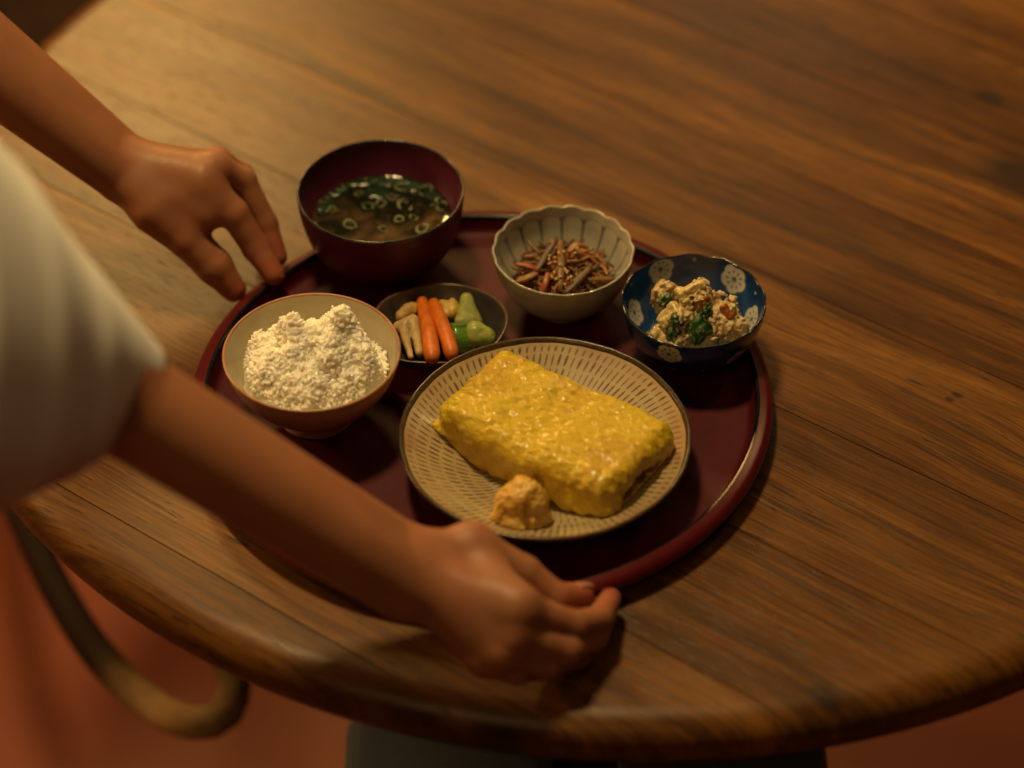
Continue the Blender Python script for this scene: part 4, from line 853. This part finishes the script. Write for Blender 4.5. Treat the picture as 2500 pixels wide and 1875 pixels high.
# near hand (thumb on the rim, fingers curled round the outside)
wr2 = W(995, 1388, .067); im2 = W(1262, 1482, .062); mm2 = W(1255, 1545, .050); rm2 = W(1225, 1590, .040); pm2 = W(1180, 1610, .030)
el2 = W(330, 985, .205); d2 = el2 - wr2; L2 = np.linalg.norm(d2); d2 /= L2; side2 = np.cross(d2, (0, 0, 1)); side2 /= np.linalg.norm(side2)
SH = np.array((-0.47, 1.00, 0.39)); el2 = wr2 + d2 * 0.235
arm_r = []
for s, r1, r2, r3 in ((-0.011, .0185, .0235, .0255), (0.011, .0180, .0240, .0245)):
    arm_r += [(wr2 + side2 * s, el2 + side2 * s * 0.8, r1, r3, 0.012)]
arm_r += [(wr2 + np.array((0.0, -0.013, -0.006)), el2 + np.array((0.0, -0.006, -0.004)), .0185, .0235, 0.012), (el2, SH, .034, .046, 0.012)]
th1 = W(1150, 1335, .066)
arm_r += [(wr2, im2, .0170, .0125, .010), (wr2, mm2, .0165, .0120, .010), (wr2, rm2, .0155, .0115, .010), (wr2, pm2, .0150, .0105, .010), (wr2 + np.array([0.006, 0.006, 0]), th1, .0165, .0140, .012), (th1, im2, .012, .012, .010)]
fing_r = [
    [(im2, .0112), (W(1400, 1527, .040), .0092), (W(1462, 1512, .026), .0084), (W(1490, 1462, .0165), .0070)],
    [(mm2, .0110), (W(1385, 1585, .032), .0092), (W(1450, 1560, .018), .0082), (W(1480, 1500, .010), .0070)],
    [(rm2, .0102), (W(1340, 1620, .026), .0088), (W(1410, 1600, .013), .0080), (W(1440, 1540, .009), .0068)],
    [(pm2, .0092), (W(1260, 1640, .022), .0078), (W(1330, 1630, .011), .0070), (W(1370, 1580, .008), .0060)],
    [(th1, .0130), (W(1278, 1400, .050), .0112), (W(1355, 1460, .036), .0098), (W(1420, 1452, .0275), .0076)]]
VR, FR = arm_mesh((-0.60, 0.84, -0.004), (0.10, 1.16, 0.46), arm_r, fing_r, [], 0.0018)
# body under the shirt
SHL = np.array((-0.62, 1.32, 0.40)); fb = Field((-1.05, 0.75, -0.30), (-0.38, 1.62, 0.56), 0.010)
fb.cone(el_l, SHL, .040, .048, 0.03); fb.cone(SH + np.array([-.02, .02, 0]), SHL, .055, .055, 0.06)
fb.cone((-0.60, 1.15, 0.36), (-0.85, 1.12, -0.25), .11, .13, 0.06); fb.cone((-0.60, 1.08, 0.34), (-0.85, 1.04, -0.25), .10, .13, 0.06); fb.cone((-0.56, 1.17, 0.40), (-0.52, 1.18, 0.52), .05, .048, 0.04)
VB, FB = fb.mesh()
V = np.vstack([VL, VR, VB]); F = np.vstack([FL, FR + len(VL), FB + len(VL) + len(VR)])
person = new_mesh('person', V, F, M_skin)
base_c = np.array([0.315, 0.132, 0.066]); red_c = np.array([0.36, 0.092, 0.050])
tt = np.zeros(len(V))
for t_ in tips: tt = np.maximum(tt, np.exp(-(np.linalg.norm(V - t_, axis=1) / 0.022) ** 2))
tt = np.clip(0.75 * tt + 0.5 * vnoise(V[:, 0], V[:, 1], V[:, 2], 28, 91) + 0.3 * vnoise(V[:, 0], V[:, 1], V[:, 2], 110, 92), 0, 1)
paint(person, lerp3(base_c, red_c, tt))
tag(person, 'person in white short sleeves reaching in from the left, both hands on the tray', 'person')
# nails
M_nail = simple('fingernail', (0.32, 0.14, 0.085), 0.25, 0.06, 100)
def nail(tip, prev, upv, w, l, off):
    tip, prev = np.array(tip), np.array(prev); t = tip - prev; t /= np.linalg.norm(t); upv = np.array(upv, float); upv -= (upv @ t) * t; upv /= np.linalg.norm(upv); s = np.cross(t, upv)
    V = []; nu, nv = 7, 7
    for i in range(nu):
        for j in range(nv):
            u_, v_ = i / (nu - 1) * 2 - 1, j / (nv - 1) * 2 - 1; k = math.sqrt(max(0, 1 - 0.35 * u_ * u_)) if u_ > 0 else math.sqrt(max(0, 1 - 0.2 * u_ * u_))
            V.append(tip + t * (u_ * l / 2 + 0.001) + s * v_ * w / 2 * k + upv * (off - 0.0016 * v_ * v_ - 0.0012 * max(0, u_) ** 2))
    o = new_mesh('fingernail', V, [(i * nv + j, (i + 1) * nv + j, (i + 1) * nv + j + 1, i * nv + j + 1) for i in range(nu - 1) for j in range(nv - 1)], M_nail, person)
    md = o.modifiers.new('thick', 'SOLIDIFY'); md.thickness = 0.0008; return o
nail(fing_l[0][-1][0], fing_l[0][-2][0], (0.75, 0.25, 0.6), 0.0092, 0.0105, 0.0064)
nail(fing_r[4][-1][0], fing_r[4][-2][0], (0.0, 0.5, 0.85), 0.0105, 0.0120, 0.0074)
# shirt
HM = W(322, 968, .205)
fs = Field((-1.08, 0.74, -0.30), (-0.16, 1.66, 0.56), 0.005)
ax = SH - HM; axl = np.linalg.norm(ax); ax = ax / axl
fs.cone(SH, SHL, .085, .085, 0.05); hl_ = el_l + (SHL - el_l) * 0.25
fs.cone(hl_, SHL, .062, .085, 0.03)
fs.cone((-0.60, 1.15, 0.36), (-0.85, 1.12, -0.25), .135, .165, 0.06); fs.cone((-0.58, 1.05, 0.32), (-0.85, 1.03, -0.25), .125, .165, 0.06)
X, Y, Z = fs.axes()
fs.v = fs.v + (0.008 * vnoise(X, Y, Z, 9, 95) + 0.004 * vnoise(X, Y, Z, 20, 96)).astype(np.float32)
axl_v = (SHL - el_l) / np.linalg.norm(SHL - el_l); cut2 = ((X - hl_[0]) * axl_v[0] + (Y - hl_[1]) * axl_v[1] + (Z - hl_[2]) * axl_v[2])
near2 = (Y > 1.36) & (X > -0.6); fs.v = np.where(near2, np.maximum(fs.v, -cut2), fs.v)
VS, FS = fs.mesh()
# near sleeve: rings from the hem to the shoulder
RG = [(W(395, 852, .228), W(250, 1092, .178)), (W(330, 775, .252), W(185, 1125, .180)), (W(195, 612, .300), W(90, 1185, .185)), (W(0, 370, .355), W(-20, 1250, .195)), (W(-260, 120, .41), W(-220, 1330, .21)), (SH + np.array((-0.05, 0.02, 0.13)), SH + np.array((-0.06, -0.03, -0.15)))]
def ring_at(t):
    k = min(int(t), len(RG) - 2); f_ = t - k; T_ = RG[k][0] * (1 - f_) + RG[k + 1][0] * f_; B_ = RG[k][1] * (1 - f_) + RG[k + 1][1] * f_; return T_, B_
sv, ns_, nt = [], 46, 64
for i in range(ns_):
    t = (len(RG) - 1) * i / (ns_ - 1); T_, B_ = ring_at(t); c_ = (T_ + B_) / 2; a_ = (T_ - B_) / 2
    T2, B2 = ring_at(min(t + 0.05, len(RG) - 1.001)); T0, B0 = ring_at(max(t - 0.05, 0)); d_ = (T2 + B2) - (T0 + B0); d_ /= np.linalg.norm(d_)
    b_ = np.cross(d_, a_); b_ *= np.linalg.norm(a_) * (0.62 + 0.25 * min(1, t / 4)) / np.linalg.norm(b_)
    for j in range(nt):
        th_ = 2 * math.pi * j / nt; fold = 1 + min(t, 1.2) * (0.020 * math.sin(3 * th_ + 0.6 * t) + 0.010 * math.sin(5 * th_ - 0.4 * t + 1))
        sv.append(c_ + (a_ * math.cos(th_) + b_ * math.sin(th_)) * fold)
sf_ = np.array([(i * nt + j, i * nt + (j + 1) % nt, (i + 1) * nt + (j + 1) % nt, (i + 1) * nt + j) for i in range(ns_ - 1) for j in range(nt)])
# turn the hem in, so that the cloth has a folded edge and an inside
hem = np.array(sv[:nt]); hc = hem.mean(0); inn_ = [hem + (hc - hem) * 0.035 + d2 * 0.0005, hem + (hc - hem) * 0.06 + d2 * 0.02, hem + (hc - hem) * 0.02 + d2 * 0.06]
base_ = len(sv); prev = 0; sv = np.vstack([np.array(sv)] + inn_); fx = []
for k in range(3):
    o_ = base_ + k * nt; fx += [(prev + j, o_ + j, o_ + (j + 1) % nt, prev + (j + 1) % nt) for j in range(nt)]; prev = o_
VS, FS = np.vstack([VS, sv]), np.vstack([FS, np.vstack([sf_, np.array(fx)]) + len(VS)])
n = NT('white_cotton'); c = n.coord(); f = n.noise(c, 900, 2)
n.set(color=(0.84, 0.85, 0.86), rough=0.9, sheen=0.2, sss=0.1, ssss=0.01); n.bump(f, 0.2, 0.0006)
shirt = new_mesh('shirt', VS, FS, n.m, person); shirt['label'] = 'loose white cotton short sleeved shirt'
